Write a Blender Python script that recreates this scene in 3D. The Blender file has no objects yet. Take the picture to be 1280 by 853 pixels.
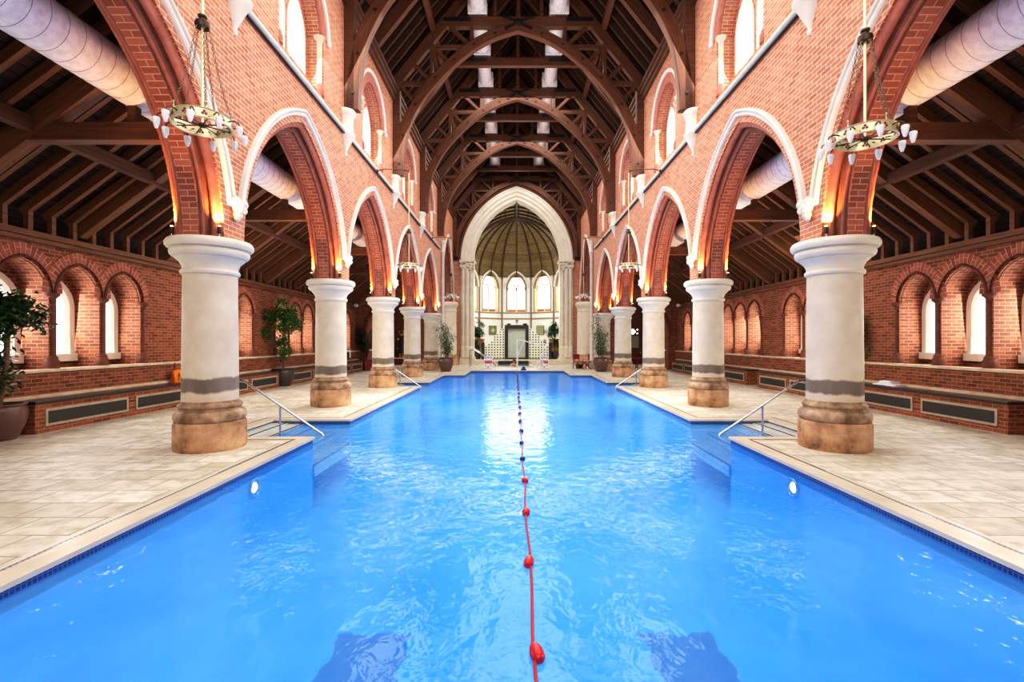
import bpy, bmesh, math, random
from mathutils import Vector, Matrix
random.seed(7)
scn = bpy.context.scene
col = scn.collection
PI = math.pi
EYE = 1.70
BAY = 5.03
Y1 = 7.70                       # first column in view
COLY = [Y1 + BAY * i for i in range(5)]        # five columns a side
FAR = 35.0                      # chancel wall

# ------------------------------------------------------------------ materials
def srgb(r, g, b):
    f = lambda c: (c / 255 / 12.92) if c / 255 <= .04045 else ((c / 255 + .055) / 1.055) ** 2.4
    return (f(r), f(g), f(b), 1)

class NT:
    def __init__(self, name):
        self.m = bpy.data.materials.new(name); self.m.use_nodes = True
        self.t = self.m.node_tree; self.t.nodes.clear()
        self.out = self.n('ShaderNodeOutputMaterial')
    def n(self, typ, **kw):
        nd = self.t.nodes.new(typ)
        for k, v in kw.items():
            if k.startswith('i_'):
                key = k[2:].replace('_', ' ')
                nd.inputs[key].default_value = v
            else: setattr(nd, k, v)
        return nd
    def l(self, a, b): self.t.links.new(a, b)
    def noise(self, vec, scale, detail=4, rough=.6):
        nd = self.n('ShaderNodeTexNoise'); nd.inputs['Scale'].default_value = scale
        nd.inputs['Detail'].default_value = detail; nd.inputs['Roughness'].default_value = rough
        if vec is not None: self.l(vec, nd.inputs['Vector'])
        return nd.outputs['Fac']
    def ramp(self, fac, stops):
        r = self.n('ShaderNodeValToRGB'); e = r.color_ramp.elements
        while len(e) < len(stops): e.new(.5)
        for k, (p, c) in enumerate(stops):
            e[k].position = p; e[k].color = c if len(c) == 4 else (*c, 1)
        self.l(fac, r.inputs['Fac']); return r.outputs['Color']
    def mix(self, fac, a, b, mode='MIX'):
        x = self.n('ShaderNodeMix', data_type='RGBA', blend_type=mode)
        for sock, v in ((x.inputs[0], fac), (x.inputs[6], a), (x.inputs[7], b)):
            if hasattr(v, 'links') or hasattr(v, 'is_linked'): self.l(v, sock)
            else: sock.default_value = v
        return x.outputs[2]
    def math(self, op, a, b=0.0):
        x = self.n('ShaderNodeMath', operation=op)
        for sock, v in ((x.inputs[0], a), (x.inputs[1], b)):
            if hasattr(v, 'is_linked'): self.l(v, sock)
            else: sock.default_value = v
        return x.outputs[0]
    def map(self, vec, scale=(1, 1, 1), rot=(0, 0, 0), loc=None):
        x = self.n('ShaderNodeMapping'); x.inputs['Scale'].default_value = scale; x.inputs['Rotation'].default_value = rot
        self.l(vec, x.inputs['Vector'])
        if loc is not None: self.l(loc, x.inputs['Location'])
        return x.outputs['Vector']
    def pbr(self, color, rough=.6, metal=0, bump=None, bs=.3, bd=.01, spec=.5, **kw):
        b = self.n('ShaderNodeBsdfPrincipled')
        if hasattr(color, 'is_linked'): self.l(color, b.inputs['Base Color'])
        else: b.inputs['Base Color'].default_value = color
        if hasattr(rough, 'is_linked'): self.l(rough, b.inputs['Roughness'])
        else: b.inputs['Roughness'].default_value = rough
        b.inputs['Metallic'].default_value = metal
        b.inputs['Specular IOR Level'].default_value = spec
        for k, v in kw.items(): b.inputs[k.replace('_', ' ')].default_value = v
        if bump is not None:
            bn = self.n('ShaderNodeBump'); bn.inputs['Strength'].default_value = bs; bn.inputs['Distance'].default_value = bd
            self.l(bump, bn.inputs['Height']); self.l(bn.outputs['Normal'], b.inputs['Normal'])
        self.l(b.outputs['BSDF'], self.out.inputs['Surface'])
        return self.m

def uvvec(t): return t.n('ShaderNodeTexCoord').outputs['UV']
def objvec(t): return t.n('ShaderNodeTexCoord').outputs['Object']
def rnd(t): return t.n('ShaderNodeObjectInfo').outputs['Random']

def brick_mat(name, c1, c2, mort, w=.225, h=.075, ms=.008, pale=.35):
    t = NT(name); uv = uvvec(t)
    b = t.n('ShaderNodeTexBrick'); t.l(uv, b.inputs['Vector'])
    b.inputs['Color1'].default_value = c1; b.inputs['Color2'].default_value = c2; b.inputs['Mortar'].default_value = mort
    b.inputs['Scale'].default_value = 1; b.inputs['Brick Width'].default_value = w; b.inputs['Row Height'].default_value = h
    b.inputs['Mortar Size'].default_value = ms; b.inputs['Mortar Smooth'].default_value = .2; b.inputs['Bias'].default_value = 0
    n1 = t.noise(uv, 1.1, 5); n2 = t.noise(uv, 14, 3)
    c = t.mix(t.ramp(n1, [(.35, (0, 0, 0)), (.72, (pale, pale, pale))]), b.outputs['Color'], mort)
    c = t.mix(t.ramp(n2, [(.3, (.55, .55, .55)), (.6, (1, 1, 1))]), c, c, 'MULTIPLY')
    c = t.mix(.35, b.outputs['Color'], c)
    return t.pbr(c, .75, bump=b.outputs['Fac'], bs=-.5, bd=.006, spec=.25)

def stone_mat(name, a, b, scale=3, rough=.65, bump=.15):
    t = NT(name); v = objvec(t)
    n = t.noise(v, scale, 6); n2 = t.noise(v, scale * 14, 3)
    c = t.ramp(n, [(.3, a), (.7, b)])
    return t.pbr(c, rough, bump=n2, bs=bump, bd=.004, spec=.3)

def plain(name, c, rough=.5, metal=0, **kw):
    t = NT(name); v = objvec(t)
    n = t.noise(v, 9, 3)
    dark = tuple(x * .82 for x in c[:3]) + (1,)
    return t.pbr(t.ramp(n, [(.35, dark), (.6, c)]), rough, metal, **kw)

def wood_mat(name, a, b, rough=.55, sc=(1.3, 16, 1), boards=0):
    t = NT(name); uv = uvvec(t)
    off = t.n('ShaderNodeCombineXYZ'); t.l(t.math('MULTIPLY', rnd(t), 31.0), off.inputs[0]); t.l(t.math('MULTIPLY', rnd(t), 17.0), off.inputs[1])
    v = t.map(uv, sc, loc=off.outputs[0])
    n = t.noise(v, 1.0, 5, .65)
    c = t.ramp(n, [(.3, a), (.7, b)])
    if boards:
        br = t.n('ShaderNodeTexBrick'); t.l(t.map(uv), br.inputs['Vector'])
        br.inputs['Color1'].default_value = (1, 1, 1, 1); br.inputs['Color2'].default_value = (.6, .6, .6, 1); br.inputs['Mortar'].default_value = (.06, .05, .05, 1)
        br.inputs['Scale'].default_value = 1; br.inputs['Brick Width'].default_value = 3; br.inputs['Row Height'].default_value = boards
        br.inputs['Mortar Size'].default_value = .012
        c = t.mix(1.0, c, br.outputs['Color'], 'MULTIPLY')
    return t.pbr(c, rough, bump=n, bs=.25, bd=.004, spec=.35)

def emit(name, c, s):
    t = NT(name); e = t.n('ShaderNodeEmission'); e.inputs['Color'].default_value = c; e.inputs['Strength'].default_value = s
    t.l(e.outputs[0], t.out.inputs['Surface']); return t.m

M = {}
M['brick'] = brick_mat('nave brick', srgb(206, 144, 111), srgb(180, 110, 80), srgb(228, 206, 190), ms=.0055, pale=.34)
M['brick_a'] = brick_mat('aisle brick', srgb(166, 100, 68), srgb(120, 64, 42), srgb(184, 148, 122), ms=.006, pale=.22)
M['brick_arch'] = brick_mat('arch brick', srgb(186, 114, 86), srgb(152, 82, 60), srgb(208, 174, 154), w=.24, h=.085, ms=.006, pale=.2)
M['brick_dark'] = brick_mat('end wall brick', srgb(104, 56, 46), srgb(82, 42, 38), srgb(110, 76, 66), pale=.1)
M['roll'] = stone_mat('red moulded brick', srgb(146, 84, 70), srgb(176, 110, 92), 5)
M['roll_dark'] = stone_mat('brown moulded brick', srgb(92, 52, 40), srgb(126, 74, 56), 5)
M['stone'] = stone_mat('cream limestone', srgb(212, 203, 184), srgb(230, 222, 206), 2.2)
M['stone_white'] = stone_mat('white hood stone', srgb(204, 197, 187), srgb(226, 219, 208), 3)
M['sill'] = stone_mat('sill stone', srgb(190, 168, 140), srgb(226, 208, 184), 4)
M['wood'] = wood_mat('dark oak', srgb(72, 42, 28), srgb(116, 72, 46))
M['wood_d'] = wood_mat('dark roof oak', srgb(52, 31, 22), srgb(88, 54, 36))
M['wood_l'] = wood_mat('aisle oak', srgb(92, 56, 36), srgb(142, 92, 58))
M['boards'] = wood_mat('roof boards', srgb(44, 28, 24), srgb(76, 50, 40), .7, (3, 8, 1), boards=.17)
M['boards_d'] = wood_mat('dark roof boards', srgb(40, 26, 22), srgb(66, 42, 34), .7, (3, 8, 1), boards=.17)
M['vault'] = wood_mat('vault boards', srgb(112, 90, 50), srgb(156, 130, 80), .6, (3, 8, 1), boards=.14)
M['rib'] = wood_mat('vault rib', srgb(56, 38, 26), srgb(84, 60, 40))
M['iron'] = plain('black iron', srgb(24, 22, 26), .5)
M['plaster'] = stone_mat('white apse plaster', srgb(214, 218, 210), srgb(232, 234, 228), 1.5)
M['band'] = stone_mat('brown band', srgb(128, 104, 78), srgb(150, 124, 96), 5)
M['glow_stone'] = stone_mat('yellow window reveal stone', srgb(226, 200, 140), srgb(240, 222, 176), 3)
M['duct'] = plain('white duct sheet', srgb(242, 240, 250), .42)
M['duct_seam'] = plain('grey duct seam', srgb(128, 122, 140), .5)
M['tube'] = plain('white tube', srgb(238, 236, 236), .4)
M['chrome'] = plain('steel', srgb(196, 200, 208), .22, 1)
M['bronze'] = plain('bronze', srgb(66, 50, 36), .4, .6)
M['ring'] = plain('pale gold ring', srgb(222, 214, 168), .35, .35)
M['trefoil'] = plain('dark red trefoil', srgb(120, 52, 36), .6)
M['chain'] = plain('old brass chain', srgb(140, 118, 92), .4, .6)
M['fit_glass'] = plain('frosted lamp glass', srgb(240, 238, 236), .15)
M['lamp_hot'] = emit('warm lamp', (1, .62, .18, 1), 30)
M['bench_top'] = plain('dark bench slab', srgb(44, 36, 36), .28)
M['grille'] = plain('dark grille', srgb(62, 58, 54), .5)
M['grille_f'] = plain('putty grille frame', srgb(176, 164, 144), .5)
M['pot_br'] = plain('brown glazed pot', srgb(104, 72, 64), .3)
M['pot_dk'] = plain('dark pot', srgb(66, 54, 52), .35)
M['soil'] = stone_mat('soil', srgb(40, 28, 20), srgb(70, 52, 36), 20)
M['bark'] = stone_mat('bark', srgb(98, 72, 48), srgb(140, 108, 76), 9)
M['towel'] = stone_mat('white towelling', srgb(232, 232, 236), srgb(250, 250, 250), 30, .9, .5)
M['orange'] = plain('orange cloth', srgb(236, 128, 22), .7)
M['orange_d'] = plain('dark orange fold', srgb(160, 74, 14), .7)
M['red'] = plain('red float', srgb(206, 22, 34), .3)
M['rope'] = plain('lane rope red', srgb(176, 36, 44), .6)
M['maroon'] = plain('maroon paint', srgb(132, 26, 44), .4)
M['white_p'] = plain('white paint', srgb(236, 238, 246), .35)
M['paper'] = plain('white paper', srgb(240, 240, 236), .7)
M['blue_s'] = plain('sign blue', srgb(70, 84, 190), .5)
M['red_s'] = plain('sign red', srgb(196, 28, 48), .5)
M['grey_s'] = plain('sign grey', srgb(130, 132, 146), .5)
M['blackfr'] = plain('black frame', srgb(34, 24, 22), .4)
M['block'] = plain('white block', srgb(236, 238, 218), .3)
M['block_d'] = plain('green grey block hollow', srgb(84, 86, 66), .35)
M['gblock'] = plain('pale glass block', srgb(190, 200, 188), .12)
M['gold'] = plain('yellow gold', srgb(214, 160, 40), .45)
M['carved'] = plain('carved oak', srgb(176, 112, 44), .5)
M['darkblue'] = plain('dark blue tile', srgb(20, 52, 128), .2)
M['door_wood'] = wood_mat('red brown door', srgb(58, 26, 18), srgb(92, 44, 28))
M['glass_g'] = plain('green grey door glass', srgb(126, 138, 126), .15)
M['skin'] = plain('skin', srgb(224, 172, 146), .55)
M['hair'] = plain('brown hair', srgb(112, 66, 40), .6)
M['suit'] = plain('dark red swimsuit', srgb(120, 22, 36), .5)
M['plaque'] = plain('brown plaque', srgb(122, 104, 84), .5)
M['pgreen'] = plain('pale green motif', srgb(186, 206, 136), .5)
M['statue'] = plain('black statue', srgb(26, 28, 34), .4)
M['sky_glass'] = None

def pane_mat(name, strength, tint, sx=.11, sz=.16):
    """bright leaded glass: daylight glowing through, dark lead cames"""
    t = NT(name); uv = uvvec(t)
    b = t.n('ShaderNodeTexBrick', offset=0.0); t.l(uv, b.inputs['Vector'])
    b.inputs['Color1'].default_value = tint; b.inputs['Color2'].default_value = tuple(min(1, x * .88) for x in tint[:3]) + (1,)
    b.inputs['Mortar'].default_value = (.16, .16, .15, 1)
    b.inputs['Scale'].default_value = 1; b.inputs['Brick Width'].default_value = sx; b.inputs['Row Height'].default_value = sz; b.inputs['Mortar Size'].default_value = .007
    e = t.n('ShaderNodeEmission'); e.inputs['Strength'].default_value = strength
    t.l(b.outputs['Color'], e.inputs['Color'])
    g = t.n('ShaderNodeBsdfGlossy'); g.inputs['Roughness'].default_value = .1
    mx = t.n('ShaderNodeMixShader'); mx.inputs[0].default_value = .06
    t.l(e.outputs[0], mx.inputs[1]); t.l(g.outputs[0], mx.inputs[2]); t.l(mx.outputs[0], t.out.inputs['Surface'])
    return t.m
M['pane'] = pane_mat('daylit leaded glass', 4.2, (.94, .98, 1, 1))
M['pane_apse'] = pane_mat('daylit apse glass', 3.2, (1, .99, .95, 1), .2, .3)

def column_mats():
    t = NT('column shaft stone'); v = objvec(t); sep = t.n('ShaderNodeSeparateXYZ'); t.l(v, sep.inputs[0])
    n = t.noise(v, 2.5, 6); n2 = t.noise(v, 30, 3); n3 = t.noise(t.map(v, (1, 1, .35)), 3.2, 5)
    base = t.ramp(n, [(.3, srgb(198, 184, 160)), (.7, srgb(219, 207, 186))])
    zz = t.math('ADD', sep.outputs[2], t.math('MULTIPLY', t.math('SUBTRACT', n3, .5), .14))
    r = rnd(t)
    zc = t.math('ADD', t.math('MULTIPLY', r, .12), .90)
    d = t.math('ABSOLUTE', t.math('SUBTRACT', zz, zc))
    k = t.ramp(d, [(.09, (.8, .8, .8)), (.125, (0, 0, 0))])
    low = t.ramp(zz, [(.72, (.45, .45, .45)), (1.0, (0, 0, 0))])
    c = t.mix(low, base, srgb(196, 166, 134))
    c = t.mix(t.math('MULTIPLY', k, t.math('ADD', t.math('MULTIPLY', n3, .5), .8)), c, srgb(92, 78, 68))
    M['shaft'] = t.pbr(c, .6, bump=n2, bs=.12, bd=.004, spec=.3)
    t = NT('column base stone'); v = objvec(t)
    n = t.noise(v, 4.5, 6); n2 = t.noise(v, 26, 3)
    c = t.ramp(n, [(.3, srgb(96, 76, 58)), (.48, srgb(150, 122, 94)), (.7, srgb(196, 168, 138))])
    M['col_base'] = t.pbr(c, .6, bump=n2, bs=.3, bd=.006, spec=.3)
    t = NT('column plinth stone'); v = objvec(t)
    n = t.noise(v, 3, 6); n2 = t.noise(v, 26, 3)
    c = t.ramp(n, [(.32, srgb(98, 76, 56)), (.47, srgb(172, 132, 98)), (.72, srgb(212, 176, 140))])
    M['plinth'] = t.pbr(c, .65, bump=n2, bs=.4, bd=.008, spec=.3)
column_mats()

def floor_mats():
    t = NT('deck pavers'); uv = uvvec(t); v = t.map(uv, rot=(0, 0, .0))
    b = t.n('ShaderNodeTexBrick'); t.l(v, b.inputs['Vector'])
    b.inputs['Color1'].default_value = srgb(230, 226, 214); b.inputs['Color2'].default_value = srgb(196, 188, 168); b.inputs['Mortar'].default_value = srgb(128, 114, 92)
    b.inputs['Scale'].default_value = 1; b.inputs['Brick Width'].default_value = .62; b.inputs['Row Height'].default_value = .42; b.inputs['Mortar Size'].default_value = .009
    b.offset_frequency = 2; b.squash = 1.0
    n = t.noise(uv, .9, 6); n2 = t.noise(uv, 5, 6); n3 = t.noise(uv, 60, 2)
    c = t.mix(t.ramp(n2, [(.32, (.85, .85, .85)), (.56, (0, 0, 0))]), b.outputs['Color'], srgb(166, 150, 122))
    c = t.mix(t.ramp(n, [(.5, (0, 0, 0)), (.75, (.6, .6, .6))]), c, srgb(240, 232, 212))
    c = t.mix(t.ramp(t.noise(uv, 1.7, 3), [(.62, (0, 0, 0)), (.75, (.35, .35, .35))]), c, srgb(176, 120, 78))
    M['deck'] = t.pbr(c, .45, bump=t.math('ADD', b.outputs['Fac'], t.math('MULTIPLY', n3, -.5)), bs=-.35, bd=.006, spec=.35)
    t = NT('coping stone'); uv = uvvec(t)
    n = t.noise(uv, 3, 5)
    M['coping'] = t.pbr(t.ramp(n, [(.3, srgb(194, 182, 160)), (.7, srgb(222, 210, 188))]), .3, spec=.5)
    def tiles(name, c1, c2, mort, s, ms=.004, rough=.2):
        t = NT(name); uv = uvvec(t)
        b = t.n('ShaderNodeTexBrick', offset=0.0); t.l(uv, b.inputs['Vector'])
        b.inputs['Color1'].default_value = c1; b.inputs['Color2'].default_value = c2; b.inputs['Mortar'].default_value = mort
        b.inputs['Scale'].default_value = 1; b.inputs['Brick Width'].default_value = s; b.inputs['Row Height'].default_value = s; b.inputs['Mortar Size'].default_value = ms
        return t.pbr(b.outputs['Color'], rough)
    M['pool'] = tiles('pool tile', (.06, .42, .96, 1), (.055, .39, .94, 1), (.08, .48, .98, 1), .05)
    M['pool_wall'] = tiles('pool wall tile', (.11, .52, .98, 1), (.10, .48, .98, 1), (.14, .58, .98, 1), .05)  # lighter than the floor tile, its colour makes up for less light
    M['poolband'] = tiles('dark band tile', (.012, .045, .19, 1), (.01, .06, .26, 1), (.08, .16, .36, 1), .04, .006)
    M['drain'] = tiles('dark drain tile', (.02, .022, .03, 1), (.03, .032, .04, 1), (.42, .36, .28, 1), .045, .008)
    M['mosaic'] = tiles('dark blue mosaic', (.004, .03, .18, 1), (.006, .045, .25, 1), (.02, .12, .42, 1), .05, .005)
    M['steps'] = tiles('step tile', srgb(208, 212, 208), srgb(194, 200, 198), srgb(150, 164, 172), .1, .006)
    t = NT('pool water'); v = objvec(t)
    vv = t.map(v, (1, .75, 1))
    n1 = t.n('ShaderNodeTexNoise'); n1.inputs['Scale'].default_value = 1.3; n1.inputs['Detail'].default_value = 2; n1.inputs['Distortion'].default_value = .7; t.l(vv, n1.inputs['Vector'])
    n2 = t.n('ShaderNodeTexNoise'); n2.inputs['Scale'].default_value = 6.0; n2.inputs['Detail'].default_value = 3; n2.inputs['Distortion'].default_value = .4; t.l(vv, n2.inputs['Vector'])
    h = t.math('ADD', t.math('MULTIPLY', n1.outputs['Fac'], .5), t.math('MULTIPLY', n2.outputs['Fac'], .52))
    bn = t.n('ShaderNodeBump'); bn.inputs['Strength'].default_value = 1.0; bn.inputs['Distance'].default_value = .024; t.l(h, bn.inputs['Height'])
    fr = t.n('ShaderNodeFresnel'); fr.inputs['IOR'].default_value = 1.33; t.l(bn.outputs['Normal'], fr.inputs['Normal'])
    gl = t.n('ShaderNodeBsdfGlossy'); gl.inputs['Roughness'].default_value = .035; gl.inputs['Color'].default_value = (.85, .95, 1, 1); t.l(bn.outputs['Normal'], gl.inputs['Normal'])
    tr = t.n('ShaderNodeBsdfTransparent'); tr.inputs['Color'].default_value = (.74, .92, 1, 1)
    # diffuse blue stands in for scattered light, hides walls; pale cloudy light painted in
    df = t.n('ShaderNodeBsdfDiffuse'); cl = t.noise(t.map(v, (.35, .22, 1)), 1.0, 5, .6)
    t.l(t.ramp(cl, [(.35, (.018, .25, .92)), (.68, (.15, .50, 1.0))]), df.inputs['Color'])
    m0 = t.n('ShaderNodeMixShader'); m0.inputs[0].default_value = .46; t.l(tr.outputs[0], m0.inputs[1]); t.l(df.outputs[0], m0.inputs[2])
    mx = t.n('ShaderNodeMixShader'); t.l(t.math('MULTIPLY', fr.outputs[0], .54), mx.inputs[0]); t.l(m0.outputs[0], mx.inputs[1]); t.l(gl.outputs[0], mx.inputs[2])
    t.l(mx.outputs[0], t.out.inputs['Surface']); M['water'] = t.m
floor_mats()

def leaf_mat(name, a, b):
    t = NT(name); g = t.n('ShaderNodeNewGeometry')
    c = t.ramp(g.outputs['Random Per Island'], [(.1, a), (.9, b)])
    return t.pbr(c, .4, spec=.4)
M['leaf'] = leaf_mat('ficus leaf', srgb(28, 62, 26), srgb(92, 138, 62))
M['leaf_d'] = leaf_mat('dark ficus leaf', srgb(16, 44, 22), srgb(56, 98, 46))
M['bamboo'] = leaf_mat('bamboo leaf', srgb(34, 62, 40), srgb(112, 140, 100))
M['palm'] = leaf_mat('palm leaf', srgb(20, 34, 24), srgb(54, 74, 48))

# ------------------------------------------------------------------ mesh builder
class MB:
    def __init__(self): self.v = []; self.f = []; self.uv = []; self.mi = []; self.k = 0
    def face(self, pts, uv=None):
        pts = [Vector(p) for p in pts]
        b = len(self.v); self.v += pts
        if uv is None:
            n = Vector((0, 0, 0))
            for i in range(1, len(pts) - 1): n += (pts[i] - pts[0]).cross(pts[i + 1] - pts[0])
            ax, ay, az = abs(n.x), abs(n.y), abs(n.z)
            if az >= ax and az >= ay: uv = [(p.x, p.y) for p in pts]
            elif ax >= ay: uv = [(p.y, p.z) for p in pts]
            else: uv = [(p.x, p.z) for p in pts]
        self.f.append(list(range(b, b + len(pts)))); self.uv.append([tuple(u) for u in uv]); self.mi.append(self.k)
    def box(self, x0, x1, y0, y1, z0, z1):
        P = lambda i, j, k: ((x0, x1)[i], (y0, y1)[j], (z0, z1)[k])
        for q in (((0,0,0),(0,1,0),(1,1,0),(1,0,0)), ((0,0,1),(1,0,1),(1,1,1),(0,1,1)), ((0,0,0),(1,0,0),(1,0,1),(0,0,1)),
                  ((1,0,0),(1,1,0),(1,1,1),(1,0,1)), ((1,1,0),(0,1,0),(0,1,1),(1,1,1)), ((0,1,0),(0,0,0),(0,0,1),(0,1,1))):
            self.face([P(*c) for c in q])
        return self
    def beam(self, p0, p1, w, h, up=(0, 0, 1)):
        """w across, h along 'up'; uv runs along the length"""
        p0, p1 = Vector(p0), Vector(p1); d = (p1 - p0).normalized(); L = (p1 - p0).length
        s = d.cross(Vector(up)).normalized(); u = s.cross(d).normalized()
        return self.sweep([p0, p1], [(-w/2, -h/2), (w/2, -h/2), (w/2, h/2), (-w/2, h/2)], frames=[(s, u)] * 2)
    def sweep(self, path, prof, frames=None, closed=True, caps=True, loop=False, up=(0, 0, 1)):
        path = [Vector(p) for p in path]; n = len(path)
        if frames is None:
            frames = []
            for i in range(n):
                a = path[i - 1] if (i or loop) else path[i]; b = path[(i + 1) % n] if (i < n - 1 or loop) else path[i]
                d = (b - a).normalized(); s = d.cross(Vector(up))
                s = s.normalized() if s.length > 1e-4 else Vector((1, 0, 0))
                frames.append((s, s.cross(d).normalized()))
        rings = [[p + s * a + u * b for a, b in prof] for p, (s, u) in zip(path, frames)]
        m = len(prof); cum = [0]
        for i in range(m): cum.append(cum[-1] + math.dist(prof[i], prof[(i + 1) % m]))
        arc = [0]
        for i in range(n): arc.append(arc[-1] + (path[(i + 1) % n] - path[i]).length)
        for i in range(n if loop else n - 1):
            A, B = rings[i], rings[(i + 1) % n]
            for j in range(m if closed else m - 1):
                k = (j + 1) % m
                self.face([A[j], A[k], B[k], B[j]], [(arc[i], cum[j]), (arc[i], cum[j + 1]), (arc[i + 1], cum[j + 1]), (arc[i + 1], cum[j])])
        if caps and closed and not loop:
            self.face(rings[0][::-1]); self.face(rings[-1])
        return self
    def tube(self, path, r, n=10, loop=False):
        path = [Vector(p) for p in path]; N = len(path); rr = r if isinstance(r, (list, tuple)) else [r] * N
        rings = []; ref = None
        for i in range(N):
            a = path[i - 1] if (i or loop) else path[i]; b = path[(i + 1) % N] if (i < N - 1 or loop) else path[i]
            d = (b - a).normalized()
            if ref is None: ref = d.orthogonal().normalized()
            ref = (ref - d * ref.dot(d)).normalized(); s = d.cross(ref)
            rings.append([path[i] + (ref * math.cos(2*PI*k/n) + s * math.sin(2*PI*k/n)) * rr[i] for k in range(n)])
        acc = 0
        for i in range(N if loop else N - 1):
            A, B = rings[i], rings[(i + 1) % N]; L = (path[(i + 1) % N] - path[i]).length
            for k in range(n):
                j = (k + 1) % n
                self.face([A[k], A[j], B[j], B[k]], [(acc, k / n), (acc, (k + 1) / n), (acc + L, (k + 1) / n), (acc + L, k / n)])
            acc += L
        if not loop: self.face(rings[0][::-1]); self.face(rings[-1])
        return self
    def lathe(self, prof, c=(0, 0, 0), n=32, ax='z'):
        def P(r, z, a):
            x, y = r * math.cos(a), r * math.sin(a)
            q = (x, y, z) if ax == 'z' else ((z, x, y) if ax == 'x' else (x, z, y))
            return (c[0] + q[0], c[1] + q[1], c[2] + q[2])
        for i in range(len(prof) - 1):
            (r0, z0), (r1, z1) = prof[i], prof[i + 1]
            for k in range(n):
                a, b = 2*PI*k/n, 2*PI*(k+1)/n
                if r0 < 1e-6 and r1 < 1e-6: continue
                if r0 < 1e-6: self.face([P(0, z0, a), P(r1, z1, b), P(r1, z1, a)])
                elif r1 < 1e-6: self.face([P(r0, z0, a), P(r0, z0, b), P(0, z1, a)])
                else: self.face([P(r0, z0, a), P(r0, z0, b), P(r1, z1, b), P(r1, z1, a)])
        return self
    def xf(self, mat):
        self.v = [mat @ p for p in self.v]; return self
    def build(self, name, mats, parent=None, smooth=False, bevel=0, angle=40, loc=None):
        me = bpy.data.meshes.new(name)
        # weld
        idx = {}; vs = []; remap = []
        for p in self.v:
            key = (round(p.x, 4), round(p.y, 4), round(p.z, 4))
            if key not in idx: idx[key] = len(vs); vs.append(p)
            remap.append(idx[key])
        faces = []; uvs = []; mis = []
        for f, u, k in zip(self.f, self.uv, self.mi):
            g = [remap[i] for i in f]; gg = []; uu = []
            for i, q in enumerate(g):
                if q not in gg: gg.append(q); uu.append(u[i])
            if len(gg) >= 3: faces.append(gg); uvs += uu; mis.append(k)
        me.from_pydata([tuple(p) for p in vs], [], faces)
        lay = me.uv_layers.new(name='UVMap')
        lay.data.foreach_set('uv', [c for u in uvs for c in u])
        me.polygons.foreach_set('material_index', mis)
        for m in (mats if isinstance(mats, (list, tuple)) else [mats]): me.materials.append(m)
        bm = bmesh.new(); bm.from_mesh(me); bmesh.ops.recalc_face_normals(bm, faces=bm.faces); bm.to_mesh(me); bm.free()
        if smooth:
            me.polygons.foreach_set('use_smooth', [True] * len(me.polygons))
            me.set_sharp_from_angle(angle=math.radians(angle))
        me.update()
        o = bpy.data.objects.new(name, me); col.objects.link(o)
        if parent: o.parent = parent
        if loc: o.location = loc
        if bevel:
            b = o.modifiers.new('edge', 'BEVEL'); b.width = bevel; b.segments = 2; b.limit_method = 'ANGLE'
        return o

def thing(name, label, cat, loc=(0, 0, 0), rz=0, group=None):
    o = bpy.data.objects.new(name, None); col.objects.link(o); o.empty_display_size = .1
    o.location = loc; o.rotation_euler = (0, 0, rz)
    return tag(o, label, cat, group)
def tag(o, label, cat, group=None):
    o['label'] = label; o['category'] = cat; o['kind'] = 'thing'
    if group: o['group'] = group
    return o
def struct(o): o['kind'] = 'structure'; return o
def dup(o, loc=None, rz=None, label=None, parent=None, scale=None):
    c = o.copy(); col.objects.link(c)
    if parent: c.parent = parent
    if loc is not None: c.location = loc
    if rz is not None: c.rotation_euler = (0, 0, rz)
    if scale is not None: c.scale = scale
    if label: c['label'] = label
    for ch in list(o.children): dup(ch, parent=c)
    return c
SIDE = {-1: 'left', 1: 'right'}
ORD = ['nearest', 'second', 'third', 'fourth', 'fifth', 'sixth', 'seventh', 'eighth', 'ninth', 'tenth', 'eleventh', 'twelfth', 'thirteenth', 'fourteenth']

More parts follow.
